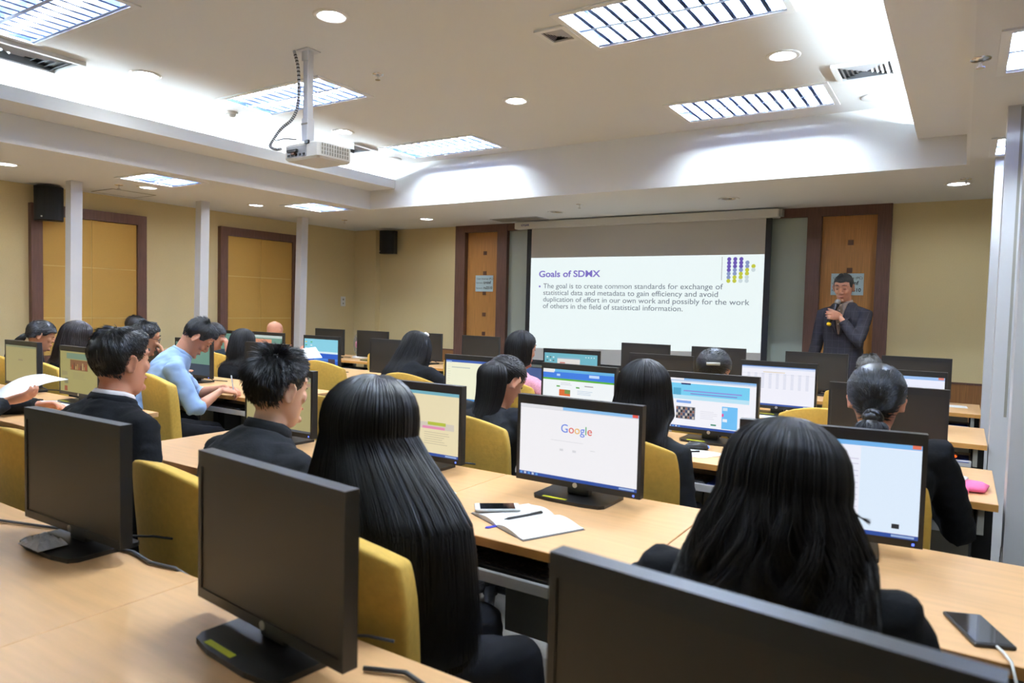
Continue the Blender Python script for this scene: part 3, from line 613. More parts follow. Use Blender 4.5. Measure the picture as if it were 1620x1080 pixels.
# keyboards and mice on the trays
def mkkb():
    T = thing('keyboard', '', 'keyboard', (0, 0, 0), 0, 'black keyboards on the trays')
    b = MB(); b.box((-.215, -.07, 0), (.215, .07, .014), blackp, .003); k1 = b.obj('body', T)
    b = MB()
    for r_ in range(5):
        for c_ in range(18): b.box((-.205+c_*.0228, -.06+r_*.024, .014), (-.205+c_*.0228+.019, -.06+r_*.024+.02, .019), blackm)
    k2 = b.obj('keys', T); tag(k2, kind='stuff'); del k2['kind']; KIDS[T.name] = [k1, k2]; return T
kb0 = mkkb(); kf = True
for row in (4, 3, 2, 1):
    for blk, XS in (('R', RX), ('L', LX)):
        for k in range(4):
            if blk == 'L' and row == 4 and k == 3: continue
            loc = (XS[k]-.06, BACK[row]-DEP+.09, .65); lab = 'black tray keyboard, '+where(row, blk, k)
            if kf: kf = False; kb0.location = loc; kb0['label'] = lab
            else: tree_copy(kb0, loc, 0, lab)
def mouse(x, y, z, label, m, led=None, rz=0, pad=True):
    T = thing('computer_mouse', label, 'mouse', (x, y, z), rz)
    b = MB(); b.loft([(0, -.055, .008), (0, -.045, .014), (0, -.01, .019), (0, .03, .016), (0, .052, .009)], [.012, .028, .031, .028, .012], [.006, .013, .019, .015, .007], (1, 0, 0), 18, m, p=2.4); b.obj('body', T)
    b = MB(); b.cyl((-.004, .028, .028), .007, .008, blackm if m != blackp else greyp, 12, 'X'); b.obj('wheel', T)
    if led: b = MB(); b.ell((0, -.05, .014), (.014, .012, .008), glow(led, 2.0), 10); b.obj('light', T)
def pad(x, y, z, label):
    b = MB(); b.box((x-.12, y-.11, z), (x+.12, y+.11, z+.003), bluepad, .001); tag(b.obj('mouse_mat'), label, 'mouse mat')
silverm = mat('silver_plastic', (.35, .35, .36), .25, metal=.7)
pad(-.06, 3.03, .651, 'blue mouse mat on the third row tray at the right end'); mouse(-.02, 3.03, .654, 'white mouse on a blue mat under the pink pouch', whitep)
pad(-.06, 4.37, .651, 'blue mouse mat on the second row tray at the right end'); mouse(-.03, 4.37, .654, 'shiny grey mouse with an orange light on a tray', silverm, (1, .35, .1), .5)
pad(-.06, 5.71, .651, 'blue mouse mat on the front row tray at the right end'); mouse(-.08, 5.71, .654, 'black mouse with a red light on the front row tray', blackp, (1, .15, .1))
pad(-.84, 3.03, .651, 'blue mouse mat on the tray under the news page monitor')
mouse(-1.02, 3.20, .75, 'black mouse with a blue light below the news page monitor', blackp, (.3, .5, 1), 1.9)
# small things on the desks
def phone(x, y, z, rz, label, m, w=.07, l=.14):
    T = thing('smartphone', label, 'phone', (x, y, z), rz)
    b = MB(); b.box((-w/2, -l/2, 0), (w/2, l/2, .008), m, .002); b.obj('body', T)
    b = MB(); b.box((-w/2+.004, -l/2+(.016 if m == whitep else .006), .008), (w/2-.004, l/2-(.016 if m == whitep else .006), .0086), mat('phone_glass', (.01, .01, .012), .06, spec=.7)); b.obj('screen', T)
    return T
phone(-1.19, 1.79, .765, R(-52), 'white smartphone lying on the open notebook', whitep)
T = phone(.055, 1.705, .7505, R(22), 'black smartphone with a white cable at the right', blackp, .075, .15)
b = MB(); b.tube([(.085, 1.635, .756), (.095, 1.61, .757), (.105, 1.57, .758), (.12, 1.54, .7), (.13, 1.53, .6)], .0028, whitep, 8); o = b.obj('charging_cable'); tag(o, 'white charging cable hanging from the black smartphone', 'cable')
# open notebook: two leaved halves curving up from the spine
T = thing('notebook', 'open blank notebook on the desk below the search page monitor', 'notebook', (-1.075, 1.775, .7505), R(-38+90+0))
def leaf(b, s, n=10, L=.21, Wd=.145):
    V = []; F = []
    for i in range(n+1):
        u = i/n; x = s*u*Wd; z = .004+.012*math.sin(PI*min(1, u*1.15))**.8*(1-u*.55)
        for y in (-L/2, L/2): V += [(x, y, 0 if True else 0), (x, y, z)]
    for i in range(n):
        a = i*4; c_ = a+4
        F += [(a+1, a+3, c_+3, c_+1), (a, c_, c_+2, a+2), (a, a+1, c_+1, c_), (a+2, c_+2, c_+3, a+3)]
    F += [(n*4, n*4+1, n*4+3, n*4+2)]
    b.add(V, F, paperm)
T.rotation_euler = (0, 0, R(-25))
b = MB(); leaf(b, -1); b.obj('left_pages', T); b = MB(); leaf(b, 1); b.obj('right_pages', T)
b = MB(); b.box((-.15, -.108, -.0004), (.15, .108, .0), mat('cover_black', (.03, .03, .035), .6)); b.obj('cover', T)
b = MB(); b.prism([(-.006, -.105), (.006, -.105), (.008, -.135), (0, -.142), (-.008, -.135)], .0, .002, mat('ribbon_blue', rgb(40, 50, 190), .6), axis='Z'); b.obj('ribbon', T)
def pen(p0, p1, m, label):
    T = thing('pen', label, 'pen', p0); p0 = Vector(p0); p1 = Vector(p1); d = p1-p0; b = MB(); b.loft([(0, 0, 0), d*.08, d*.1, d*.97, d], [.001, .003, .0042, .0042, .002], [.001, .003, .0042, .0042, .002], None, 10, m); b.obj('barrel', T)
    b = MB(); n = d.cross(Vector((0, 0, 1))).normalized().cross(d).normalized()*.0055
    b.tube([d*.68+n, d*.97+n], .0013, silver, 6); b.obj('clip', T)
pen((-1.105, 1.70, .769), (-1.05, 1.83, .769), blackp, 'black pen lying across the open notebook')
# crumpled tissue pile
def tissue(x, y, z, label, r, seed, m=None, sx=1.3):
    rr = random.Random(seed); b = MB(); n = 14; V = []; F = []
    for i in range(n):
        for j in range(n):
            u, v = i/(n-1)*2-1, j/(n-1)*2-1
            V.append((x+u*r*sx, y+v*r, z+.004+max(0, (1-max(abs(u), abs(v))**3))*(.010+.016*rr.random())))
    for i in range(n-1):
        for j in range(n-1): a = i*n+j; F.append((a, a+n, a+n+1, a+1))
    b.add(V, F, m or paperm); o = b.obj('tissue'); md = o.modifiers.new('s', 'SOLIDIFY'); md.thickness = .002; tag(o, label, 'tissue'); return o
tissue(-1.465, 1.85, .751, 'small crumpled white tissue on the desk left of the notebook', .035, 3)
def sheet(pts, label, name='paper_sheet', m=None, th=.0012, cat='paper'):
    b = MB(); V = [Vector(p) for p in pts]; n = len(V); b.add(V+[v+Vector((0, 0, th)) for v in V], [tuple(range(n-1, -1, -1)), tuple(range(n, 2*n))]+[(i, (i+1) % n, (i+1) % n+n, i+n) for i in range(n)], m or paperm); return tag(b.obj(name), label, cat)
sheet([(-1.13, 2.985, .751), (-.93, 3.02, .751), (-.86, 3.17, .751), (-1.09, 3.20, .751)], 'white sheet of paper in front of the news page monitor')
pen((-1.03, 3.09, .756), (-.98, 3.13, .756), blackp, 'short dark pen on the white sheet below the news page')
sheet([(-1.07, 4.45, .751), (-.90, 4.43, .751), (-.88, 4.56, .751), (-1.05, 4.58, .751)], 'folded white paper below the spreadsheet monitor')
sheet([(-.08, 5.93, .751), (.06, 5.94, .751), (.05, 6.08, .751), (-.07, 6.08, .751)], 'crumpled paper scrap on the front row desk end')
sheet([(-4.72, 2.02, .751), (-4.30, 1.93, .751), (-4.17, 2.07, .751), (-4.58, 2.17, .751)], 'white papers on the desk below the reddish photo monitor')
sheet([(-4.07, 3.02, .751), (-3.92, 3.0, .751), (-3.90, 3.16, .751), (-4.06, 3.18, .751)], 'small white note under the hands of the blue-shirted man')
sheet([(-2.4, 3.28, .751), (-2.2, 3.28, .751), (-2.2, 3.45, .751), (-2.4, 3.45, .751)], 'white paper beside the pale document monitor')
phone(-4.78, 1.99, .7505, R(-70), 'dark smartphone left of the papers at the left', blackp)
# pink pouch
pinkm = mat('pink_cloth', rgb(236, 110, 160), .8, bump=.2, nscale=60)
T = thing('pouch', 'pink cloth pouch with a white tissue pack on the right desk end', 'pouch', (.01, 3.13, .7505), R(-8))
b = MB(); b.loft([(-.10, -.02, .012), (-.09, -.02, .013), (0, -.005, .015), (.08, .01, .013), (.095, .01, .01)], [.05, .075, .08, .07, .05], [.008, .012, .014, .012, .008], (0, 1, 0), 16, pinkm, p=3); b.obj('body', T)
b = MB(); b.tube([(-.1, -.095, .012), (-.02, -.10, .014), (.05, -.09, .013)], .013, pinkm, 10); b.obj('rolled_edge', T)
b = MB(); b.loft([(-.005, -.05, .03), (0, 0, .032), (.01, .06, .03)], [.02, .026, .02], [.006, .008, .006], (1, 0, 0), 12, paperm); b.obj('tissue_pack', T)
phone(-.075, 3.14, .7505, R(-15), 'silver smartphone beside the pink pouch', whitep, .06, .11)
# monitor base clutter on the nearest desk
tissue(-1.925, .83, .762, 'crumpled clear wrapper on the base of the leftmost monitor', .035, 8, mat('wrapper', rgb(190, 190, 196), .3), 1.5)
b = MB(); b.tube([(-1.80, .93, .755), (-1.72, .945, .756), (-1.62, .93, .756), (-1.54, .945, .755), (-1.48, .965, .73), (-1.47, .98, .6)], .0045, mat('cable_grey', (.06, .06, .065), .5), 8); tag(b.obj('monitor_cable'), 'dark grey cable running off the desk edge right of the leftmost monitor', 'cable')
b = MB(); b.tube([(-.85, .87, .756), (-.78, .90, .757), (-.72, .885, .757), (-.65, .93, .755), (-.63, .965, .73), (-.63, .97, .6)], .0045, mat('cable_grey', (.06, .06, .065), .5), 8); tag(b.obj('monitor_cable'), 'dark cable at the desk edge right of the large black monitor', 'cable')
b = MB(); b.tube([(-2.95, .83, .755), (-2.7, .86, .756), (-2.5, .84, .756), (-2.3, .85, .756), (-2.05, .93, .755)], .004, mat('cable_grey', (.06, .06, .065), .5), 8); tag(b.obj('monitor_cable'), 'grey cable lying on the nearest desk at the left edge', 'cable')
# hanging cables under desks
for k, (x, row, l) in enumerate(((-.5, 3, 'at the right end'), (-1.2, 3, 'below the news page monitor'), (-.95, 4, 'under the notebook'), (-4.6, 4, 'under the far left papers'))):
    y = BACK[row]-.14; b = MB(); b.tube([(x, y, .72), (x+.01, y-.02, .5), (x+.03, y-.03, .25), (x+.10, y-.05, .05), (x+.2, y-.05, .01)], .005, blackm, 6); b.tube([(x+.16, y, .72), (x+.15, y-.02, .4), (x+.11, y-.03, .15), (x+.02, y-.05, .01)], .004, blackm, 6)
    tag(b.obj('hanging_cable'), 'black cables hanging under the desk '+l, 'cable')
# desk fan
T = thing('desk_fan', 'small desk fan with clear blades and a pink hub', 'fan', (-5.98, 5.98, .75), R(-20))
b = MB(); b.lathe([(.001, .0), (.09, .0), (.088, .02), (.03, .03), (.015, .035), (.013, .06), (.001, .06)], whitep, 24); b.obj('base', T)
FM = Matrix.Translation((0, 0, .16)) @ Matrix.Rotation(PI/2, 4, 'X')
b = MB()
for rr_, yy in ((.15, 0), (.13, .02), (.10, .032), (.06, .04), (.15, -.01), (.12, -.035)):
    pts = [FM @ Vector((rr_*math.cos(2*PI*k/32), rr_*math.sin(2*PI*k/32), yy)) for k in range(33)]; b.tube(pts, .0018, greyp, 5)
for k in range(24):
    a = 2*PI*k/24; b.tube([FM @ Vector((q*math.cos(a), q*math.sin(a), z)) for q, z in ((.03, .042), (.1, .032), (.13, .02), (.15, 0), (.12, -.035), (.05, -.045))], .001, greyp, 4)
b.obj('guard', T)
b = MB(); b.lathe([(.03, -.01), (.045, .0), (.04, .042), (.001, .05)], mat('fan_pink', rgb(196, 120, 150), .4), 20, FM); b.obj('hub', T)
bladem = mat('fan_blade', rgb(200, 205, 210), .2, alpha=.55); b = MB()
for q in range(3):
    a0 = q*2*PI/3; V = []
    for i in range(7):
        a = a0+i*.24
        for rr_ in (.03, .08, .13*(1-.15*abs(i-3)/3)): V.append(FM @ Vector((rr_*math.cos(a), rr_*math.sin(a), .02-.006*i)))
    b.add(V, [(i*3+j, i*3+j+1, i*3+j+4, i*3+j+3) for i in range(6) for j in range(2)], bladem, True)
b.obj('blades', T)
b = MB(); b.cyl((0, .01, .16), .035, .07, whitep, 16, 'Y'); b.cyl((0, .03, .05), .012, .1, whitep, 12); b.obj('motor', T)
# ceiling projector
T = thing('projector', 'white ceiling projector hanging on a steel pole', 'projector', (-3.39, 2.93, 0))
b = MB(); b.box((-.05, -.05, 2.898), (.05, .05, 2.904), postm); b.box((-.028, -.028, 2.84), (.028, -.024, 2.9), postm); b.obj('ceiling_plate', T)
b = MB(); b.box((-.022, -.022, 2.43), (.022, .022, 2.9), postm, .003); b.box((-.027, -.027, 2.36), (.027, .027, 2.5), postm, .003); b.box((-.027, -.0285, 2.46), (.027, -.027, 2.47), greyp); b.obj('pole', T)
b = MB(); M = Matrix.Translation((.02, .06, 0)) @ Matrix.Rotation(R(-2), 4, 'Z')
b.box((-.155, -.125, 2.245), (.155, .135, 2.345), whitep, .012, M); b.obj('body', T)
b = MB()
for k in range(11):
    for j in range(3): b.box((.1565, -.10+.0195*k, 2.268+.023*j), (.1585, -.09+.0195*k, 2.286+.023*j), greyp, 0, M)
b.obj('side_vent', T)
b = MB(); b.box((-.13, -.1275, 2.262), (.05, -.1245, 2.325), postg, 0, M)
for k in range(5): b.box((-.12+.035*k, -.130, 2.268), (-.10+.035*k, -.127, 2.28), blackm, 0, M)
b.obj('connector_panel', T)
for bx_ in (((.04, -.133, 2.33), (.075, -.12, 2.352), blackp), ((-.11, -.145, 2.29), (-.02, -.128, 2.306), blackp), ((-.07, -.145, 2.275), (-.04, -.128, 2.287), brownsq)): b = MB(); b.box(*bx_, .002, M); b.obj('plug', T)
b = MB(); b.cyl((-.07, .135, 2.295), .035, .02, blackp, 20, 'Y'); b.obj('lens', T)
b = MB(); cab = [(-.07, -.05, 2.90), (-.04, -.045, 2.80), (-.035, -.04, 2.66), (-.045, -.045, 2.56), (-.075, -.06, 2.49), (-.125, -.09, 2.44), (-.155, -.12, 2.38), (-.15, -.155, 2.32), (-.10, -.15, 2.298), (-.06, -.145, 2.298)]
def spl(P, n=6):
    P = [Vector(p) for p in P]; out = []
    for i in range(len(P)-1):
        p0, p1, p2, p3 = P[max(i-1, 0)], P[i], P[i+1], P[min(i+2, len(P)-1)]
        for k in range(n):
            t = k/n; out.append(.5*((2*p1)+(p2-p0)*t+(2*p0-5*p1+4*p2-p3)*t*t+(-p0+3*p1-3*p2+p3)*t**3))
    return out+[P[-1]]
cc = spl(cab); b.tube(cc, .009, postg, 8)
o = b.obj('cable_bundle', T)
b = MB()
for i in range(2, len(cc)-3, 1):
    for t_ in (0,): b.tube([cc[i], cc[i]+(cc[i+1]-cc[i])*.35], .0098, blackm, 8)
b.obj('cable_wrap', T)
b = MB(); b.tube(spl([(-.155, -.12, 2.37), (-.10, -.15, 2.35), (-.02, -.155, 2.35), (.055, -.132, 2.342)]), .004, blackm, 6); b.obj('power_cable', T)
# laptop in front of the woman in pink
T = thing('laptop', 'dark laptop beside the woman in pink', 'laptop', (-2.62, 4.36, .7505), R(0)); b = MB(); b.box((-.15, -.12, 0), (.15, .1, .018), blackp, .003); b.obj('base', T)
b = MB(); Mx = Matrix.Translation((0, .1, .015)) @ Matrix.Rotation(R(-12), 4, 'X'); b.box((-.15, -.004, 0), (.15, .004, .19), blackp, .002, Mx); b.obj('lid', T)
b = MB(); b.add([Mx @ Vector(p) for p in ((-.14, -.005, .012), (.14, -.005, .012), (.14, -.005, .18), (-.14, -.005, .18))], [(0, 1, 2, 3)], glow((.25, .35, .6), .7)); b.obj('screen', T)

# ------------------------------------------------------------------ people
HS = [(-.119, .013, .072, .048), (-.110, .030, .082, .018), (-.092, .045, .086, -.018), (-.066, .056, .086, -.052), (-.036, .064, .086, -.078), (-.006, .069, .085, -.092),
      (.024, .073, .085, -.098), (.052, .073, .081, -.096), (.078, .064, .068, -.084), (.097, .046, .045, -.062), (.109, .024, .016, -.034), (.112, .006, .0, -.014)]
def hslice(z):
    z = max(HS[0][0], min(HS[-1][0], z))
    for a, c_ in zip(HS, HS[1:]):
        if a[0] <= z <= c_[0]:
            t = (z-a[0])/(c_[0]-a[0]); return [a[i]*(1-t)+c_[i]*t for i in range(4)]
def hpoint(th, z, off=0.0):
    """point on the head; th degrees, 0 = face, + = the person's left"""
    _, w, yf, yb = hslice(z)
    a = R(th); yc = (yf+yb)/2; ry = (yf-yb)/2
    sx, cy = -math.sin(a), math.cos(a)
    n = Vector((sx/max(w, .02), cy/max(ry, .02), 0)); n = n.normalized() if n.length else Vector((0, 1, 0))
    nz = max(-.2, (z-.03)/.075); n = (n*max(.12, math.sqrt(max(0, 1-min(1, nz)**2))) + Vector((0, 0, 1))*max(0, nz)).normalized()
    return Vector((w*sx, yc+ry*cy, z)) + n*off
skins = {'a': mat('skin_tan', rgb(200, 146, 114), .62, sss=.15), 'b': mat('skin_light', rgb(222, 176, 150), .62, sss=.15), 'c': mat('skin_ruddy', rgb(204, 146, 120), .62, sss=.15)}
lipm = mat('lip', rgb(180, 100, 92), .45); browm = mat('brow_hair', (.012, .009, .008), .7); eyem = mat('eye_dark', (.01, .007, .006), .25)
hairs = {'black': mat('hair_black', (.0068, .006, .0068), .38, spec=.6), 'brown': mat('hair_brown', (.022, .012, .009), .38, spec=.5), 'dark': mat('hair_dark', (.009, .007, .0065), .46, spec=.35), 'grey': mat('hair_grey', (.12, .115, .11), .5), 'salt': mat('hair_salt', (.045, .043, .042), .5)}
cloth = {'black': mat('suit_black', (.0085, .009, .0105), .85, spec=.12, bump=.15, nscale=90), 'char': mat('suit_charcoal', (.016, .017, .019), .85, spec=.12, bump=.15, nscale=90), 'blue': mat('shirt_blue', rgb(150, 180, 226), .85), 'trouser': mat('trousers_dark', (.012, .012, .014), .9, spec=.12),
         'pink': mat('blouse_pink', rgb(230, 165, 190), .85, noise_amt=.35, nscale=150), 'grey': mat('knit_grey', rgb(200, 196, 188), .95), 'white': mat('shirt_white', rgb(232, 228, 232), .8), 'brownshirt': mat('shirt_taupe', rgb(140, 124, 116), .85)}
# plaid for the speaker's jacket: dark check lines woven into the cloth
pm = bpy.data.materials.new('plaid_suit'); pm.use_nodes = True; nt = pm.node_tree; pb = nt.nodes['Principled BSDF']; pb.inputs['Roughness'].default_value = .9; pb.inputs['Specular IOR Level'].default_value = .15
tc = nt.nodes.new('ShaderNodeTexCoord'); sx_ = nt.nodes.new('ShaderNodeSeparateXYZ'); nt.links.new(tc.outputs['Object'], sx_.inputs[0])
def lineset(sock, per, wd):
    a = nt.nodes.new('ShaderNodeMath'); a.operation = 'PINGPONG'; a.inputs[1].default_value = per/2; nt.links.new(sock, a.inputs[0])
    c_ = nt.nodes.new('ShaderNodeMath'); c_.operation = 'LESS_THAN'; c_.inputs[1].default_value = wd; nt.links.new(a.outputs[0], c_.inputs[0]); return c_.outputs[0]
ad = nt.nodes.new('ShaderNodeMath'); ad.operation = 'ADD'; nt.links.new(lineset(sx_.outputs[0], .055, .0022), ad.inputs[0]); nt.links.new(lineset(sx_.outputs[2], .065, .0022), ad.inputs[1])
mx = nt.nodes.new('ShaderNodeMix'); mx.data_type = 'RGBA'; mx.inputs[6].default_value = (*rgb(50, 48, 53), 1); mx.inputs[7].default_value = (*rgb(66, 62, 68), 1); nt.links.new(ad.outputs[0], mx.inputs[0]); nt.links.new(mx.outputs[2], pb.inputs['Base Color'])
cloth['plaid'] = pm

def remesh(mb, name, parent, voxel, m, smooth=2, wr=0, seed=0, wscale=9):
    o = mb.obj('tmp_'+name)
    md = o.modifiers.new('r', 'REMESH'); md.mode = 'VOXEL'; md.voxel_size = voxel; md.use_smooth_shade = True
    if smooth: sm = o.modifiers.new('s', 'SMOOTH'); sm.factor = .5; sm.iterations = smooth
    dg = bpy.context.evaluated_depsgraph_get(); me = bpy.data.meshes.new_from_object(o.evaluated_get(dg))
    old = o.data; bpy.data.objects.remove(o); bpy.data.meshes.remove(old)
    me.name = name; me.materials.clear(); me.materials.append(m)
    if wr:
        n = len(me.vertices); co = np.empty(n*3, 'f'); me.vertices.foreach_get('co', co); co = co.reshape(-1, 3); no = np.empty(n*3, 'f'); me.vertices.foreach_get('normal', no); no = no.reshape(-1, 3)
        off = Vector((seed*3.1, seed*1.7, 0))
        d = np.array([noise.noise(Vector((p[0]*wscale+2*noise.noise(Vector(p)*3+off), p[1]*wscale, p[2]*wscale*1.9)).to_3d()+off) + .5*noise.noise(Vector((p[0]*22, p[1]*22, p[2]*34))+off) for p in co.tolist()], 'f') if False else np.array([noise.noise(Vector((p[0]*wscale, p[1]*wscale, p[2]*wscale*2.0+3*p[0]))+off) + .5*noise.noise(Vector((p[0]*21-p[2]*16, p[1]*21, p[2]*30))+off) for p in co.tolist()], 'f')
        d = 1-np.abs(d)*2   # ridged folds
        co += no*(d[:, None]*wr); me.vertices.foreach_set('co', co.ravel())
    me.polygons.foreach_set('use_smooth', [True]*len(me.polygons)); me.update()
    ob = bpy.data.objects.new(name, me); C.objects.link(ob)
    if parent: ob.parent = parent
    return ob
def strands(P, rad, name, parent, m, tri=3):
    """P: (N,K,3) strand paths; one mesh of thin tapered tubes"""
    P = np.asarray(P, float); N, K, _ = P.shape
    T = np.gradient(P, axis=1); T /= np.linalg.norm(T, axis=2, keepdims=True)+1e-9
    A = np.zeros_like(T); ref = np.where(np.abs(T[:, 0, 2:3]) < .9, np.array([0, 0, 1.]), np.array([1., 0, 0])); a_ = np.cross(T[:, 0], ref)
    for k in range(K):   # carry the cross-section along without twist
        a_ = a_ - T[:, k]*(a_*T[:, k]).sum(1, keepdims=True); a_ /= np.linalg.norm(a_, axis=1, keepdims=True)+1e-9; A[:, k] = a_
    B = np.cross(T, A)
    taper = np.interp(np.linspace(0, 1, K), [0, .12, .7, 1], [.8, 1, .85, .15]); rad = np.broadcast_to(np.asarray(rad), (N,))
    V = np.empty((N, K, tri, 3))
    for j in range(tri): a = 2*PI*j/tri; V[:, :, j] = P + (A*math.cos(a)+B*math.sin(a))*(rad[:, None, None]*taper[None, :, None])
    idx = np.arange(N*K*tri).reshape(N, K, tri); a = idx[:, :-1]; b_ = idx[:, 1:]
    F = np.stack([a, np.roll(a, -1, 2), np.roll(b_, -1, 2), b_], -1).reshape(-1, 4)
    me = bpy.data.meshes.new(name); me.vertices.add(N*K*tri); me.vertices.foreach_set('co', V.ravel()); me.loops.add(F.size); me.loops.foreach_set('vertex_index', F.ravel().astype('i'))
    me.polygons.add(len(F)); me.polygons.foreach_set('loop_start', np.arange(0, F.size, 4, dtype='i')); me.polygons.foreach_set('use_smooth', [True]*len(F)); me.materials.append(m); me.update(calc_edges=True)
    o = bpy.data.objects.new(name, me); C.objects.link(o); o.parent = parent; return o
def ik(S_, H, L1, L2, hint):
    d = H-S_; L = min(d.length, (L1+L2)*.995); d = d.normalized(); a = (L1*L1-L2*L2+L*L)/(2*L); h = math.sqrt(max(0, L1*L1-a*a))
    n = hint-d*hint.dot(d); n = n.normalized(); return S_+d*a+n*h, S_+d*L
def hand(b, Wp, d, pn, sd, curl=.5, sc=1.0, thumb=None, splay=.06):
    """Wp wrist, d finger direction, pn palm normal, sd direction of the thumb side"""
    d = Vector(d).normalized(); pn = Vector(pn); pn = (pn-d*pn.dot(d)).normalized(); sd = Vector(sd); sd = (sd-d*sd.dot(d)-pn*sd.dot(pn)).normalized()
    b.loft([Wp-d*.02*sc, Wp, Wp+d*.03*sc, Wp+d*.065*sc, Wp+d*.09*sc], [.024*sc, .026*sc, .036*sc, .042*sc, .038*sc], [.018*sc, .017*sc, .016*sc, .014*sc, .010*sc], [sd]*5, 14, None)
    for k, (o_, L) in enumerate(((.030, .070), (.010, .078), (-.010, .073), (-.029, .058))):
        p = Wp+d*(.084-.004*abs(k-1))*sc+sd*o_*sc; dd = (d+sd*o_*splay*20*.05).normalized(); pts = [p-d*.015*sc, p]
        cu = curl if not hasattr(curl, '__len__') else curl[k]
        for q, fr in enumerate((.46, .30, .24)):
            a = cu*(.8 if q == 0 else 1.15); dd = (dd*math.cos(a)+pn.cross(sd).cross(sd)*0+pn*math.sin(a)*1.0).normalized() if q == 0 else (Matrix.Rotation(0, 3, 'X') @ dd)
            if q > 0:
                ax = sd; s1 = Matrix.Rotation(a, 3, ax) @ dd; s2_ = Matrix.Rotation(-a, 3, ax) @ dd
                dd = s1 if s1.dot(pn) > s2_.dot(pn) or (dd.dot(d) < 0 and s1.dot(d) < s2_.dot(d)) else s2_
            p = p+dd*L*fr*sc; pts.append(p)
        b.loft(pts, [.009*sc, .0095*sc, .0088*sc, .008*sc, .0062*sc], [.009*sc, .0095*sc, .0085*sc, .0075*sc, .0058*sc], [sd]*5, 9, None)
    t0 = Wp+d*.02*sc+sd*.024*sc; td = (d*.7+sd*.75+pn*.25).normalized() if thumb is None else Vector(thumb).normalized()
    t1 = t0+td*.038*sc; td2 = (td*.8+d*.35+pn*.2).normalized() if thumb is None else (td+pn*.35).normalized(); t2 = t1+td2*.03*sc; t3 = t2+td2*.024*sc
    b.loft([t0-td*.02*sc, t0, t1, t2, t3], [.013*sc, .014*sc, .0115*sc, .0105*sc, .007*sc], [.013*sc, .014*sc, .0105*sc, .009*sc, .006*sc], None, 9, None)

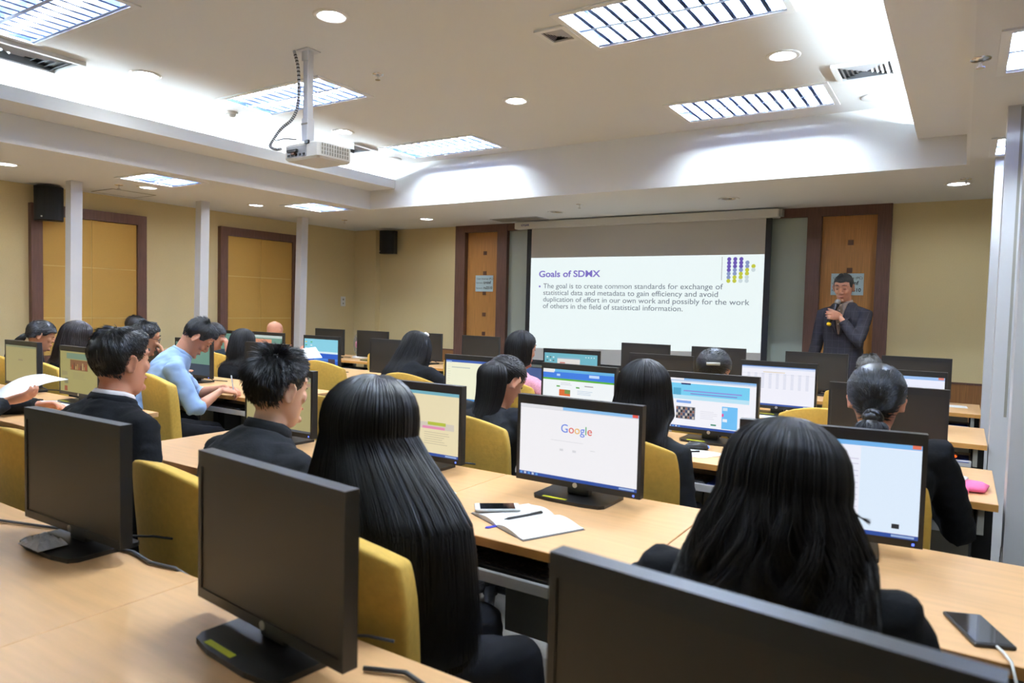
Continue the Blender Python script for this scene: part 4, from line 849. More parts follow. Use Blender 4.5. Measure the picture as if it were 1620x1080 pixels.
def person(label, loc, rz, lean=.1, lean2=.25, side=0, head=(0, 0, 0), arms=None, top='black', female=True, skin='a', hair=None, voxel=.007, wr=.004, stand=False, scale=1.0, lap=True, sleeve=1.0, face=False, collar=None, bulk=1.0, twist=0, hz=.555, torso=.455, legs=True, thigh=0, at=None, shrug=0):
    T = thing('person', label, 'person', (loc[0], loc[1], 0), rz)
    rnd = random.Random(zlib.crc32(label.encode())); seed = rnd.random()*50
    g = 0 if female else 1
    P = Vector((0, 0, hz if not stand else .93)); N = 8
    def spine_(torso):
        cs = [P]; us = []
        for i in range(N):
            t = i/(N-1); le = lean+(lean2-lean)*t; u = Vector((math.sin(side*(.4+.6*t)), math.sin(le), math.cos(le)*math.cos(side))).normalized(); us.append(u); cs.append(cs[-1]+u*torso/N)
        return cs, us
    sh = (.160+.016*g)*bulk
    rt_ = Vector((math.cos(twist), math.sin(twist), -math.tan(side)*.8)).normalized()
    # head frame
    hy, hp, hr = head
    Hm = (Matrix.Rotation(hy, 4, 'Z') @ Matrix.Rotation(-hp, 4, 'X') @ Matrix.Rotation(hr, 4, 'Y'))
    for it in range(4):
        cs, us = spine_(torso); c7 = cs[-1]; u = us[-1]
        nd = (u*.55+Vector((0, .12, 1))*.5+(Hm @ Vector((0, .25, 0)))*math.sin(max(0, hp))*.8).normalized()
        ntop = c7+nd*.085
        hc = ntop + (Hm @ Vector((0, .018, .062)))
        HM = Matrix.Translation(hc) @ Hm
        if at:   # sitting height so that the crown of the head is at the given height
            tips = [HM @ hpoint(t_, z_, hair.get('th', .012) if hair else .002) for t_ in range(0, 360, 30) for z_ in (.06, .09, .105, .111)]
            tp = max(tips, key=lambda q: q.z); torso += (at[2]-tp.z)/max(.6, u.z)*.9
    if at:
        w_ = Matrix.Rotation(rz, 3, 'Z') @ tp; T.location = (at[0]-w_.x, at[1]-w_.y, 0)
        print('PERSON', label[:40], 'torso %.3f' % torso, 'hip', [round(q, 2) for q in T.location])
    spine = [P-us[0]*.10] + cs + [c7+nd*.02, c7+nd*.05]
    # ---- body (skin)
    b = MB(); hsc = 1.0
    def H(p): return HM @ (Vector(p)*hsc)
    hs = HS; V_c = []; rx = []; ry = []
    b.loft([H((0, (s_[2]+s_[3])/2, s_[0])) for s_ in hs], [s_[1] for s_ in hs], [(s_[2]-s_[3])/2 for s_ in hs], [Hm.to_3x3() @ Vector((1, 0, 0))]*len(hs), 28, None, p=2.15)
    nr = .046+.007*g
    b.loft([c7-u*.08, c7+nd*.01, ntop-nd*.01, H((0, -.018, -.05)), H((0, -.012, 0))], [nr*1.35, nr*1.08, nr, nr, nr], [nr*1.1, nr, nr, nr*1.02, nr], [rt_]*5, 18, None)
    b.loft([H((0, .078, .022)), H((0, .088, .0)), H((0, .098, -.022)), H((0, .096, -.033)), H((0, .082, -.040))], [.006, .008, .011, .012, .010], [.006, .008, .010, .009, .006], [Hm.to_3x3() @ Vector((1, 0, 0))]*5, 10, None)
    for s in (-1, 1):
        b.ell(H((s*.014, .088, -.033)), (.008, .009, .007), None, 10); b.ell(H((s*.038, .060, -.024)), (.020, .016, .022), None, 12); b.ell(H((s*.031, .071, .008)), (.014, .012, .010), None, 10)
        b.loft([H((s*.008, .082, .027)), H((s*.030, .081, .033)), H((s*.055, .062, .028))], [.007, .008, .006], [.007, .008, .006], None, 8, None)
        E_ = HM @ Matrix.Translation((s*.078, -.008, -.006)) @ Matrix.Rotation(s*R(-30), 4, 'Z') @ Matrix.Rotation(R(-8), 4, 'X')
        ring = [E_ @ Vector((s*.004, .017*math.cos(a)*(1.0 if math.sin(a) > 0 else .75)-.002, .031*math.sin(a))) for a in [2*PI*k/16 for k in range(17)]]
        b.tube(ring, .0048, None, 7); b.ell(E_ @ Vector((0, 0, 0)), (.005, .014, .027), None, 10, (E_.to_3x3()).to_4x4()); b.ell(E_ @ Vector((s*.002, .004, -.027)), (.006, .008, .008), None, 8)
    b.ell(H((0, .075, -.102)), (.018, .013, .014), None, 12)
    b.loft([H((-.023, .074, -.064)), H((0, .0825, -.061)), H((.023, .074, -.064))], [.003, .006, .003], [.003, .006, .003], None, 8, None)
    b.loft([H((-.019, .073, -.071)), H((0, .0815, -.074)), H((.019, .073, -.071))], [.003, .006, .003], [.003, .006, .003], None, 8, None)
    # torso underneath
    wz = [.125, .15, .142, .125, .12, .13, .142, .150, .145, nr*1.6, nr*1.1, nr] if female else [.13, .152, .15, .145, .145, .152, .162, .168, .16, nr*1.6, nr*1.1, nr]
    dz = [.10, .115, .105, .092, .088, .092, .10, .098, .082, nr*1.2, nr, nr]
    wz = [w*bulk for w in wz[:9]]+wz[9:]; dz = [w*bulk for w in dz[:9]]+dz[9:]
    spine = spine[:12]
    wz = wz[:len(spine)]; dz = dz[:len(spine)]
    b.loft(spine, [w*.93 for w in wz], [w*.92 for w in dz], [rt_]*len(spine), 20, None, p=2.3)
    # arms
    L1, L2 = (.275, .245) if female else (.295, .262)
    J = []
    for s, key in ((1, 'R'), (-1, 'L')):
        sp = c7-u*(.078+.016*g-shrug)+rt_*sh*s
        A_ = (arms or {}).get(key)
        if A_ is None: A_ = dict(h=(s*.14, .34, .72), hint=(s*.3, -.3, -1))
        tgt = Vector(A_['h'])
        el, wr_ = ik(sp, tgt, L1, L2, Vector(A_.get('hint', (s*.3, -.4, -1))))
        fd = (wr_-el).normalized(); J.append((s, sp, el, wr_, fd, A_))
        ar = .036+.006*g
        b.loft([sp-rt_*s*.04, sp, sp.lerp(el, .4), el, el.lerp(wr_, .3), el.lerp(wr_, .75), wr_, wr_+fd*.012], [ar*1.2, ar*1.2, ar*1.05, ar*.9, ar*.95, ar*.66, .024, .023], [ar*1.2, ar*1.2, ar*1.05, ar*.85, ar*.9, ar*.6, .019, .018], None, 14, None)
        hd = Vector(A_.get('d', fd)); pn = Vector(A_.get('pn', (0, 0, -1))); sd = Vector(A_.get('sd', (-s, 0, 0)))
        hand(b, wr_+fd*.01, hd, pn, sd, A_.get('curl', .35), 1.0 if not female else .93, A_.get('thumb'))
    # legs
    LEG = []
    for s in (1, -1):
        hj = P+Vector((s*.088, 0, -.03)); 
        if stand: kn = Vector((s*.10, .01, .49)); an = Vector((s*.105, -.02, .09))
        else: kn = Vector((s*(.11+.0), .40, .505)) ; an = Vector((s*.12, .40+(.02 if s > 0 else -.05), .09))
        if thigh: kn = Matrix.Rotation(thigh, 3, 'Z') @ kn; an = Matrix.Rotation(thigh, 3, 'Z') @ an
        LEG.append((s, hj, kn, an))
        b.loft([hj, hj.lerp(kn, .5), kn, kn.lerp(an, .3), kn.lerp(an, .9), an], [.07, .062, .045, .046, .03, .028], [.07, .062, .045, .046, .03, .028], None, 12, None)
        b.loft([an+Vector((0, -.05, -.05)), an+Vector((0, 0, -.055)), an+Vector((0, .1, -.065)), an+Vector((0, .15, -.07))], [.025, .032, .036, .02], [.022, .03, .018, .01], (1, 0, 0), 10, None)
    body = remesh(b, 'body', T, voxel, skins[skin], 2)
    # ---- face marks
    if face:
        X3 = Hm.to_3x3() @ Vector((1, 0, 0))
        f = MB(); f.loft([H((-.020, .0790, -.067)), H((-.008, .0862, -.0665)), H((0, .0862, -.067)), H((.008, .0862, -.0665)), H((.020, .0790, -.067))], [.002, .003, .0035, .003, .002], [.0015, .0045, .005, .0045, .0015], None, 8, lipm); f.obj('lips', T)
        for s in (-1, 1):
            f = MB(); f.loft([H((s*.012, .0885, .034)), H((s*.030, .0875, .040)), H((s*.050, .073, .035))], [.002, .0035, .0015], [.002, .0035, .0015], None, 6, browm if hair not in (None,) and hair.get('col') != 'salt' else browm); f.obj('eyebrow', T)
            f = MB(); f.loft([H((s*.019, .0815, .005)), H((s*.031, .0850, .0045)), H((s*.043, .0755, .005))], [.001, .0022, .001], [.002, .0035, .001], None, 6, eyem); f.obj('eye', T)
    # ---- trousers, shoes
    if legs:
        b = MB(); b.loft([P+Vector((0, 0, -.10)), P+Vector((0, 0, -.06)), P, P+us[0]*.10], [.14, .165*bulk, .165*bulk, .15*bulk], [.10, .125*bulk, .122*bulk, .11*bulk], (1, 0, 0), 18, None)
        for s, hj, kn, an in LEG:
            b.loft([hj-(kn-hj)*.05, hj.lerp(kn, .3), hj.lerp(kn, .7), kn, kn+(an-kn)*.06, kn.lerp(an, .4), an+Vector((0, 0, .02))], [.088*bulk, .086*bulk, .07, .062, .064, .058, .052], [.088*bulk, .084*bulk, .07, .062, .064, .058, .052], None, 14, None)
            b.ell(kn, (.062, .062, .062), None, 12)
        remesh(b, 'trousers', T, .011, cloth['trouser'], 2, .004, seed)
        for s, hj, kn, an in LEG:
            b = MB(); b.loft([an+Vector((0, -.055, -.06)), an+Vector((0, -.04, -.055)), an+Vector((0, .02, -.052)), an+Vector((0, .10, -.066)), an+Vector((0, .165, -.075)), an+Vector((0, .18, -.078))], [.022, .034, .038, .042, .03, .015], [.026, .034, .038, .024, .014, .008], (1, 0, 0), 14, blackp); b.obj('shoe', T)
    # ---- top garment
    b = MB(); ex = .014 if top not in ('blue', 'pink', 'grey') else .010
    hem = .0 if not stand else .10
    sp2 = [P-us[0]*(.08+hem)] + spine[1:10] + [c7+u*.012]
    w2 = [wz[0]+.03] + [w+ex for w in wz[1:10]] + [nr*1.25]; d2 = [dz[0]+.03] + [w+ex for w in dz[1:10]] + [nr*1.15]
    w2[8] = sh-.022; d2[8] = dz[8]+ex; w2[9] = nr*1.75; w2[7] = max(w2[7], sh-.012); w2[8] -= (.016 if g else 0)
    b.loft(sp2, w2, d2, [rt_]*len(sp2), 24, None, p=2.4)
    if female:
        for s in (-1, 1):
            bc = cs[5]+rt_*s*.07+Vector((0, dz[6]*.75, 0)); b.ell(bc, (.062, .055, .06), None, 12)
    J2 = []
    for s, sp, el, wr_, fd, A_ in J:
        ar = (.048+.004*g)*(.5+.5*bulk)
        cut = A_.get('cuff', sleeve); a0 = sp+(c7-u*.03-sp)*.45
        if cut >= .5:
            end = el.lerp(wr_, (cut-.5)*2*.97)
            pts = [a0, sp+Vector((0, 0, -.004)), sp.lerp(el, .35), sp.lerp(el, .8), el+(el-sp.lerp(wr_, .5)).normalized()*.006, el.lerp(end, .25), el.lerp(end, .7), end]
            rr = [ar*.95, ar*1.16, ar*1.06, ar*.98, ar*.98, ar*.93, ar*.8, ar*.72]
        else:
            end = sp.lerp(el, cut*2); pts = [a0, sp, sp.lerp(end, .5), end]; rr = [ar*.95, ar*1.15, ar*1.12, ar*1.1]
        b.loft(pts, rr, rr, None, 16, None); J2.append((end, rr[-1]))
    gar = remesh(b, 'shirt' if top in ('blue', 'pink', 'grey') else 'jacket', T, .009 if voxel < .008 else .012, cloth[top], 2, wr, seed)
    # collar ring
    def ring(cc, nrm, rx_, ry_, tube_r, m, name, hgt=.02):
        f = MB(); nrm = Vector(nrm).normalized(); r_ = (rt_-nrm*rt_.dot(nrm)).normalized(); fy = nrm.cross(r_)
        V = []; n = 28; F = []
        for k in range(n):
            a = 2*PI*k/n; e = r_*math.cos(a)*rx_+fy*math.sin(a)*ry_; od = (e.normalized())
            base = Vector(cc)+e; k_up = hgt*(1-.45*max(0, math.sin(a)))
            for q, (du, dr) in enumerate(((-.012, tube_r*1.6), (k_up*.6, tube_r*.9), (k_up, 0), (k_up*.6, -tube_r*.6), (-.012, -tube_r*.4))): V.append(base+nrm*du+od*dr)
        for k in range(n):
            for q in range(5): j = (k+1) % n; q2 = (q+1) % 5; F.append((k*5+q, k*5+q2, j*5+q2, j*5+q))
        f.add(V, F, m, True); return f.obj(name, T)
    if collar:
        for (cm, off, rr_, hg) in collar: ring(c7+nd*(off), nd, nr*rr_, nr*rr_*.96, .007, cloth[cm], 'collar', hg)
    # ---- hair
    if hair: dohair(T, HM, hair, c7, u, rnd, female)
    return dict(T=T, J=J, HM=HM, c7=c7, nd=nd, rt=rt_, cs=cs, u=u, P=P, nr=nr)

def dohair(T, HM, h, c7, u, rnd, female):
    m = hairs[h.get('col', 'black')]; kind = h['k']; th0 = h.get('th', .014); R3 = HM.to_3x3()
    nape = h.get('nape', -.07); n = h.get('n', 1200); rad = h.get('rad', .0011)
    def hz(t):
        a = abs(t)
        return float(np.interp(a, [0, 35, 52, 62, 78, 92, 104, 130, 180], h.get('line', [.066, .064, .045, .012, -.0, .024, -.02, nape*.85, nape])))
    top = .1115
    def surf(t, z, off): return HM @ hpoint(t, z, off)
    def zpath(z_end, s):  # from the crown to z_end, s 0..1
        a = s*PI/2; return top-(top-z_end)*(1-math.cos(a))**.85
    if kind in ('long', 'short', 'up'):
        K1 = 9; A_ = 64; cols = []
        L = h.get('L', 0); op = h.get('open', 68); hang = Vector(h.get('hang', (0, -.04, -1))).normalized(); fl = h.get('flare', .15); K2 = 9 if kind == 'long' else 0
        def col(t, off, extra=0, jit=None, rl=1.0):
            long_ = kind == 'long' and abs(t) >= op
            ze = hz(t) if not long_ else h.get('zl', -.005)
            pts = []
            for i in range(K1):
                s = i/(K1-1); z = zpath(ze, s)
                o_ = (off+(.016*s*s if long_ else 0)+h.get('topvol', .0)*math.sin(s*PI)) * (1 if (long_ or i < K1-2) else (.75 if i == K1-2 else .35)) 
                pts.append(surf(t, z, o_))
            if kind == 'long':
                if long_:
                    p0 = pts[-1]; ctr = HM @ Vector((0, -.01, ze)); rad_ = (p0-ctr); rad_.z = 0
                    for i in range(1, K2+1):
                        v = i/K2; q = p0+hang*L*rl*v+Vector((h.get('xs', (0, 0))[0 if t < 0 else 1]*min(1, v*2.4)*abs(math.sin(R(t)))**.6, 0, 0))+rad_*(fl*math.sin(min(1, v*1.0)*PI/2)*(1-h.get('taper', 0)*v*v)) - rad_*h.get('taper', 0)*v*v*.8
                        # lie on the shoulders and back instead of running through them
                        dz_ = (q-c7).dot(u)
                        if dz_ < .05:
                            back = (q-c7)-u*dz_; ya = back.y
                            bw = h.get('bw', .2); w = float(np.interp(-dz_, [-.05, 0, .06, .2, .5], [.0, .05, .09, .115, .12]))*math.sqrt(max(.02, 1-(back.x/bw)**2))
                            if abs(back.x) < bw and ya > -w-.02 and ya < .12:
                                if t > 0 and h.get('frontL') and abs(t) < 120 or (t < 0 and h.get('frontR') and abs(t) < 120): q.y += (w+.025-ya)
                                else: q.y += (-w-.010-off*.7-ya)
                        pts.append(q)
                else: pts += [pts[-1]]*K2
            return pts, long_
        V = []; F = []; lf = []
        for k in range(A_):
            t = -180+360*k/A_; p_, l_ = col(t, th0*(.62 if kind == 'long' else .45 if kind == 'short' else .7)); V += p_; lf.append(l_)
        K = K1+K2
        for k in range(A_):
            j = (k+1) % A_
            for i in range(K-1):
                if i >= K1-1 and not (lf[k] and lf[j]): continue
                if i == K1-2 and lf[k] != lf[j] and kind == 'long': continue
                F.append((k*K+i, k*K+i+1, j*K+i+1, j*K+i))
        b = MB(); b.add(V, F, m, True); o = b.obj('hair', T); md = o.modifiers.new('s', 'SOLIDIFY'); md.thickness = .006; md.offset = -1
        P = []; rads = []
        KK = K1+K2+(3 if kind != 'long' else 0)
        for _ in range(n):
            t = rnd.uniform(-180, 180)
            if kind == 'long' and abs(t) >= op:
                p_, l_ = col(t, th0*(.75+.5*rnd.random()), rl=rnd.uniform(.86, 1.04))
                ph = math.floor(t/7)*1.9; wv = h.get('wave', 0); ct = Vector((math.cos(R(t)), math.sin(R(t)), 0)); cl = (math.floor(t/7)*7+3.5-t)/7*.006
                jx, jy = rnd.gauss(0, .0035), rnd.gauss(0, .0025)
                out = []
                for i, q in enumerate(p_):
                    v = max(0, i-K1+1)/max(1, K2); q = q+ct*(jx*(.3+v)+cl*v*3)
                    if wv: q = q+ct*wv*math.sin(v*h.get('wf', 9)+ph)*v+Vector((0, -1, 0))*wv*.7*math.cos(v*h.get('wf', 9)*.9+ph*1.3)*v
                    q.y += jy
                    out.append(q)
                P.append(out)
            elif kind == 'long':   # fringe side: sweeps from the parting to the side of the face
                sgn = 1 if (t-h.get('part', 0)) > 0 else -1
                out = []; t0 = h.get('part', 0)+sgn*3; y0 = rnd.random()
                off = th0*(.7+.5*rnd.random())
                for i in range(K1):
                    s = i/(K1-1); tt = t+(sgn*(op+3)-t)*s**1.5*(1-y0*.2); z = top-(top-.0)*(s**1.7)*(.95) ; z = max(z, hz(tt)+.002) if abs(tt) < 55 else z
                    out.append(surf(tt, z, off*(1-.25*s)))
                p0 = out[-1]
                for i in range(1, K2+1): out.append(p0+hang*L*.5*rnd.uniform(.7, 1)*i/K2*(1 if h.get('frame', 1) else .1))
                P.append(out)
            elif kind == 'short':
                ze = hz(t); s = (rnd.random()**.8)*.98; z = zpath(ze, s); a = surf(t, z, th0*.42+h.get('topvol', 0)*math.sin(s*PI)*.95); nrm = (surf(t, z, .03)-surf(t, z, 0)).normalized()
                cw = R3 @ Vector((0, -.045, top)); ctr = HM.translation
                tang = (surf(t, zpath(ze, min(1, s+.12)), 0)-surf(t, zpath(ze, s), 0)); tang = tang.normalized() if tang.length > 1e-5 else R3 @ Vector((0, 1, 0))
                fwd = R3 @ Vector(h.get('comb', (0, .5, 0)))
                ln = h.get('len', .03)*(1-.80*s)*(rnd.uniform(.7, 1.15)); mess = h.get('mess', .25); lift = .18+h.get('lift', .35)*(1-.6*s)
                clump = Vector((noise.noise(a*28), noise.noise(a*28+Vector((9, 0, 0))), noise.noise(a*28+Vector((0, 7, 0)))))*mess*1.6
                if 42 < abs(t) < 112: ln *= .6 if s < .8 else .3
                dirv = (tang*(.8)+nrm*lift+fwd*(1-s)+clump+Vector((rnd.gauss(0, 1), rnd.gauss(0, 1), rnd.gauss(0, 1)))*mess*.22).normalized()
                end = (dirv*.75+tang*.45-nrm*.1).normalized()
                q = a; out = []
                for i in range(KK): v = i/(KK-1); q = q+(dirv*(1-v)+end*v).normalized()*ln/(KK-1); out.append(q.copy())
                P.append(out)
            else:    # 'up': combed back tightly to the gather point
                g_ = Vector(h.get('gather', (0, -.11, -.02))); ze = hz(t); s = .25+.75*rnd.random()
                a = surf(t, zpath(ze, s), th0*.9); gp = HM @ g_; out = []
                for i in range(KK):
                    v = i/(KK-1); q = a.lerp(gp, v); lq = HM.inverted() @ q; rr_ = max(lq.x, -lq.x)
                    # push out to the scalp
                    zc = max(-.09, min(top-.001, lq.z)); ang = math.degrees(math.atan2(-lq.x, lq.y-(hslice(zc)[2]+hslice(zc)[3])/2)); sp_ = hpoint(ang, zc, th0*(.95+.25*rnd.random()))
                    if Vector((lq.x, lq.y+.01)).length < Vector((sp_.x, sp_.y+.01)).length: lq = Vector((sp_.x, sp_.y, lq.z if abs(lq.z-zc) < 1e-4 else sp_.z))
                    out.append(HM @ lq)
                P.append(out)
        strands(P, rad, 'hair_strands', T, m)
    if h.get('bun'):
        bp = Vector(h['bun'][:3]); r_ = h['bun'][3]; b = MB()
        for k in range(7):
            a0 = k*.9; pts = [HM @ (bp+Vector((r_*(.75)*math.cos(a0+q*.35)*math.cos(q*.2), -r_*.3*math.sin(q*.7+k)-.0, r_*.75*math.sin(a0+q*.35)))) for q in range(14)]
            b.tube(spl(pts, 3), r_*.42, m, 8)
        b.ell(HM @ bp, (r_, r_*.8, r_), m, 14); b.obj('bun', T)
    if h.get('tail'):   # ponytail path in head space start + drop list in person space
        tl_ = h['tail']; P = []; base = [HM @ Vector(tl_[0])] + [HM @ Vector(tl_[0])+Vector(q) for q in tl_[1]]; cc_ = spl(base, 5); wd = h.get('tailw', .03)
        for _ in range(h.get('tn', 700)):
            a, rr_ = rnd.uniform(0, 2*PI), math.sqrt(rnd.random()); out = []
            for i, q in enumerate(cc_):
                v = i/(len(cc_)-1); w = wd*math.sin(min(1, v*2.5+.18)*PI/2)*(1-.45*v*v); out.append(q+Vector((math.cos(a)*w*rr_*1.15, math.sin(a)*w*rr_*.7, 0)))
            kk = int(len(out)*rnd.uniform(.85, 1)); out = [Vector(np.array(out[0]).tolist())]+out[1:]
            P.append(out)
        strands(P, .0013, 'ponytail', T, m)
        b = MB(); b.loft(cc_, [wd*.8*math.sin(min(1, i/len(cc_)*2.5+.18)*PI/2)*(1-.45*(i/len(cc_))**2) for i in range(len(cc_))], [wd*.5*math.sin(min(1, i/len(cc_)*2.5+.18)*PI/2)*(1-.45*(i/len(cc_))**2) for i in range(len(cc_))], None, 12, m); b.obj('ponytail_core', T)

# the people, nearest first: seat positions (x, y), heading, pose
def desk_arms(y, z=.79, w=.16): return {'R': dict(h=(w, y, z)), 'L': dict(h=(-w, y, z))}
lapR = {'R': dict(h=(.07, .24, .66), hint=(.7, -.5, -.8), curl=.5), 'L': dict(h=(-.07, .26, .66), hint=(-.7, -.5, -.8), curl=.5)}
# woman with long straight hair
PP = {}
G = PP['P13'] = person('woman with very long straight black hair seen from behind, in a black jacket', (-1.10, 1.24), R(-6), .06, .14, 0, (R(4), .08, 0), {'R': dict(h=(.06, .26, .665), hint=(.8, -.5, -.6), curl=.6, pn=(0, 0, -1)), 'L': dict(h=(-.07, .27, .66), hint=(-.8, -.5, -.6), curl=.6)}, 'black', True, 'a',
       dict(k='long', col='black', L=.46, hang=(.10, -.06, -1), flare=.34, th=.022, n=6000, rad=.0012, topvol=.008, open=72, zl=.0, frame=0, xs=(.145, -.05), bw=.24), at=(-1.187, 1.23, 1.215), voxel=.006, wr=.006, thigh=R(-24))
# woman with wavy hair at the right
PP['P20'] = person('woman with wavy dark shoulder hair at the right, back turned, in a black blazer', (-.235, 1.20), R(3), .12, .42, 0, (R(-4), .30, 0), {'R': dict(h=(.12, .38, .79), hint=(.6, -.3, -.8)), 'L': dict(h=(-.17, .40, .79), hint=(-.9, -.3, -.6))}, 'black', True, 'a',
       dict(k='long', col='dark', L=.20, hang=(0, -.10, -1), flare=.50, th=.020, n=5200, rad=.0010, topvol=.004, wave=.024, wf=9, open=66, zl=.0, frame=0), shrug=.055, at=(-.25, 1.27, 1.205), voxel=.007, wr=.006, bulk=1.10)
# young man, hooded jacket
person('young man with neat black hair and pink collar in a black hooded jacket', (-2.66, 1.30), R(0), .14, .26, 0, (R(3), -.02, 0), lapR, 'black', False, 'c',
       dict(k='short', col='black', len=.042, mess=.12, lift=.22, th=.016, n=5000, rad=.0012, comb=(0, .6, 0), nape=-.072, topvol=.010), at=(-2.54, 1.36, 1.29), voxel=.0055, wr=.006, collar=[('white', .018, 1.22, .026), ('black', .0, 1.42, .030)], bulk=1.16, shrug=.02, hz=.58, face=True)
# young man, spiky hair
person('young man with spiky black hair in a dark blazer beside the aisle monitor', (-1.94, 1.40), R(-6), .20, .44, 0, (R(0), .05, 0), {'R': dict(h=(.12, .28, .72), hint=(.9, -.4, -.7)), 'L': dict(h=(-.15, .30, .72), hint=(-.9, -.4, -.7))}, 'char', False, 'b',
       dict(k='short', col='black', len=.058, mess=.42, lift=.75, th=.011, n=4200, rad=.0012, comb=(0, .55, 0), nape=-.065, topvol=.010), at=(-1.88, 1.5, 1.225), voxel=.0055, wr=.005, bulk=1.13, shrug=.01, collar=[('char', .004, 1.36, .040)], hz=.55, face=True)
# ponytailed woman
person('woman with a long ponytail bending forward in a black jacket', (-1.76, 2.52), R(-6), .10, .32, .02, (R(-6), .50, .0), {'R': dict(h=(.16, .36, .78), hint=(.9, -.2, -.7)), 'L': dict(h=(-.12, .36, .78), hint=(-.9, -.3, -.6))}, 'char', True, 'c',
       dict(k='up', col='dark', n=1500, rad=.0013, th=.011, gather=(0, -.11, .045), nape=-.05, tail=((0, -.105, .045), [(.005, -.022, -.03), (.012, -.035, -.10), (.012, -.06, -.19), (.0, -.13, -.31), (-.01, -.20, -.46)]), tailw=.074, tn=1900), at=(-1.75, 2.65, 1.178), voxel=.0065, wr=.005, face=True, bulk=1.12, shrug=.05)
# woman beside the news page
person('woman with long dark hair sitting upright left of the news page monitor', (-1.04, 2.60), R(0), .02, .12, 0, (0, .05, 0), {'R': dict(h=(.06, .22, .64), hint=(.35, -.3, -1), curl=.5), 'L': dict(h=(-.10, .24, .66), hint=(-.4, -.5, -.8))}, 'char', True, 'a',
       dict(k='long', col='dark', L=.27, hang=(0, -.10, -1), flare=.28, th=.017, n=2200, rad=.0013, wave=.006, open=72, zl=.0), at=(-1.05, 2.6, 1.197), voxel=.008, wr=.004, sleeve=.92)
# low bun
person('woman with a sleek low bun and a dark suit before the black monitor', (-.235, 2.55), R(2), .05, .18, 0, (0, .10, 0), {'R': dict(h=(.16, .34, .79), hint=(.45, -.2, -1)), 'L': dict(h=(-.14, .34, .79), hint=(-.45, -.3, -.9))}, 'black', True, 'c',
       dict(k='up', col='black', n=2600, rad=.0012, th=.014, gather=(0, -.112, -.055), nape=-.08, bun=(0, -.125, -.062, .028), line=[.066, .064, .045, .012, .02, .034, .0, -.07, -.08], tail=((0, -.13, -.065), [(0, -.015, -.03), (0, -.015, -.08), (0, -.01, -.13)]), tailw=.045, tn=500), at=(-0.232, 2.62, 1.24), voxel=.0065, wr=.005, bulk=1.12, hz=.575, shrug=.065)
# second row
PP['P17'] = person('woman with a dark updo held by a silver clip in the second row', (-1.13, 3.86), R(0), .06, .20, 0, (0, .15, 0), desk_arms(.36), 'black', True, 'c',
       dict(k='up', col='black', n=1500, rad=.0016, th=.018, gather=(0, -.09, .02), nape=-.06, bun=(0, -.075, .055, .035)), at=(-1.16, 3.9, 1.2), voxel=.009, wr=.003, hz=.55)
person('woman in a pink patterned short-sleeved blouse with dark hair', (-2.40, 3.92), R(-12), .10, .24, 0, (R(-10), .10, 0), {'R': dict(h=(.24, .34, .79), hint=(1, -.2, -.5)), 'L': dict(h=(-.1, .36, .79))}, 'pink', True, 'c',
       dict(k='long', col='dark', L=.16, hang=(0, -.10, -1), flare=-.02, th=.013, n=1200, rad=.0016, open=84, zl=.0, taper=.3), at=(-2.465, 3.95, 1.238), voxel=.008, wr=.002, sleeve=.3, hz=.56, face=True)
PP['P12'] = person('woman with long hair and a white bow leaning low over the desk', (-3.12, 3.78), R(12), .30, .70, -.15, (R(-4), .62, -.15), {'R': dict(h=(.22, .30, .74), hint=(1, -.2, -.5)), 'L': dict(h=(-.2, .36, .79))}, 'black', True, 'a',
       dict(k='long', col='dark', L=.34, hang=(-.28, -.30, -1), flare=.35, th=.018, n=2000, rad=.0015, open=60, zl=.0), at=(-3.27, 3.8, 1.205), voxel=.009, wr=.003, hz=.59)
# blue shirt man
PP['P7'] = person('man in a light blue shirt bent over writing at the desk', (-4.20, 2.62), R(-28), .16, .62, 0, (R(-6), .80, 0), {'R': dict(h=(.10, .42, .80), hint=(.9, -.7, -.55), curl=.75, cuff=.62, d=(-.25, .9, -.15), pn=(-.3, -.2, -1), sd=(-1, 0, .2)), 'L': dict(h=(-.06, .46, .80), hint=(-.9, -.5, -.4), curl=.65, cuff=.62, d=(.6, .8, -.1), pn=(.3, -.2, -1), sd=(1, 0, .2))}, 'blue', False, 'c',
       dict(k='short', col='black', len=.045, mess=.12, lift=.25, th=.016, n=2600, rad=.0014, comb=(0, .5, 0), nape=-.05, topvol=.006), at=(-4.19, 2.75, 1.272), voxel=.005, wr=.005, bulk=1.06, collar=[('blue', .0, 1.25, .030)], face=True, hz=.57, torso=.49)
PP['P6'] = person('man with glasses and short dark hair behind the hooded young man', (-4.92, 2.74), R(-14), .08, .28, 0, (R(-6), .25, 0), {'R': dict(h=(.05, .24, .96), hint=(.6, .2, -.9), curl=.7, pn=(-.3, -1, 0), d=(-.15, -.1, .9), cuff=.85), 'L': dict(h=(-.1, .35, .79))}, 'black', False, 'a',
       dict(k='short', col='black', len=.04, mess=.12, lift=.25, th=.014, n=1500, rad=.0016, nape=-.05), at=(-4.83, 2.75, 1.24), voxel=.008, wr=.003, face=True)
PP['P3'] = person('woman with smooth brown hair looking down in the third row', (-5.62, 2.66), R(-5), .08, .28, 0, (R(0), .22, 0), desk_arms(.36), 'black', True, 'c',
       dict(k='long', col='brown', L=.20, hang=(-.05, -.06, -1), flare=.30, th=.018, n=2000, rad=.0015, open=70, zl=.0), at=(-5.62, 2.68, 1.21), voxel=.009, wr=.003, face=True)
person('woman in profile with dark hair tied back at the far left', (-6.32, 2.62), R(-18), .16, .34, 0, (R(-6), .25, 0), desk_arms(.36), 'black', True, 'a',
       dict(k='up', col='black', n=1500, rad=.0016, th=.013, gather=(0, -.11, -.02), nape=-.05, tail=((0, -.11, -.02), [(-.03, -.04, -.06), (-.06, -.09, -.14), (-.08, -.12, -.26)]), tailw=.055, tn=900), at=(-6.19, 2.68, 1.205), voxel=.006, wr=.003, face=True)
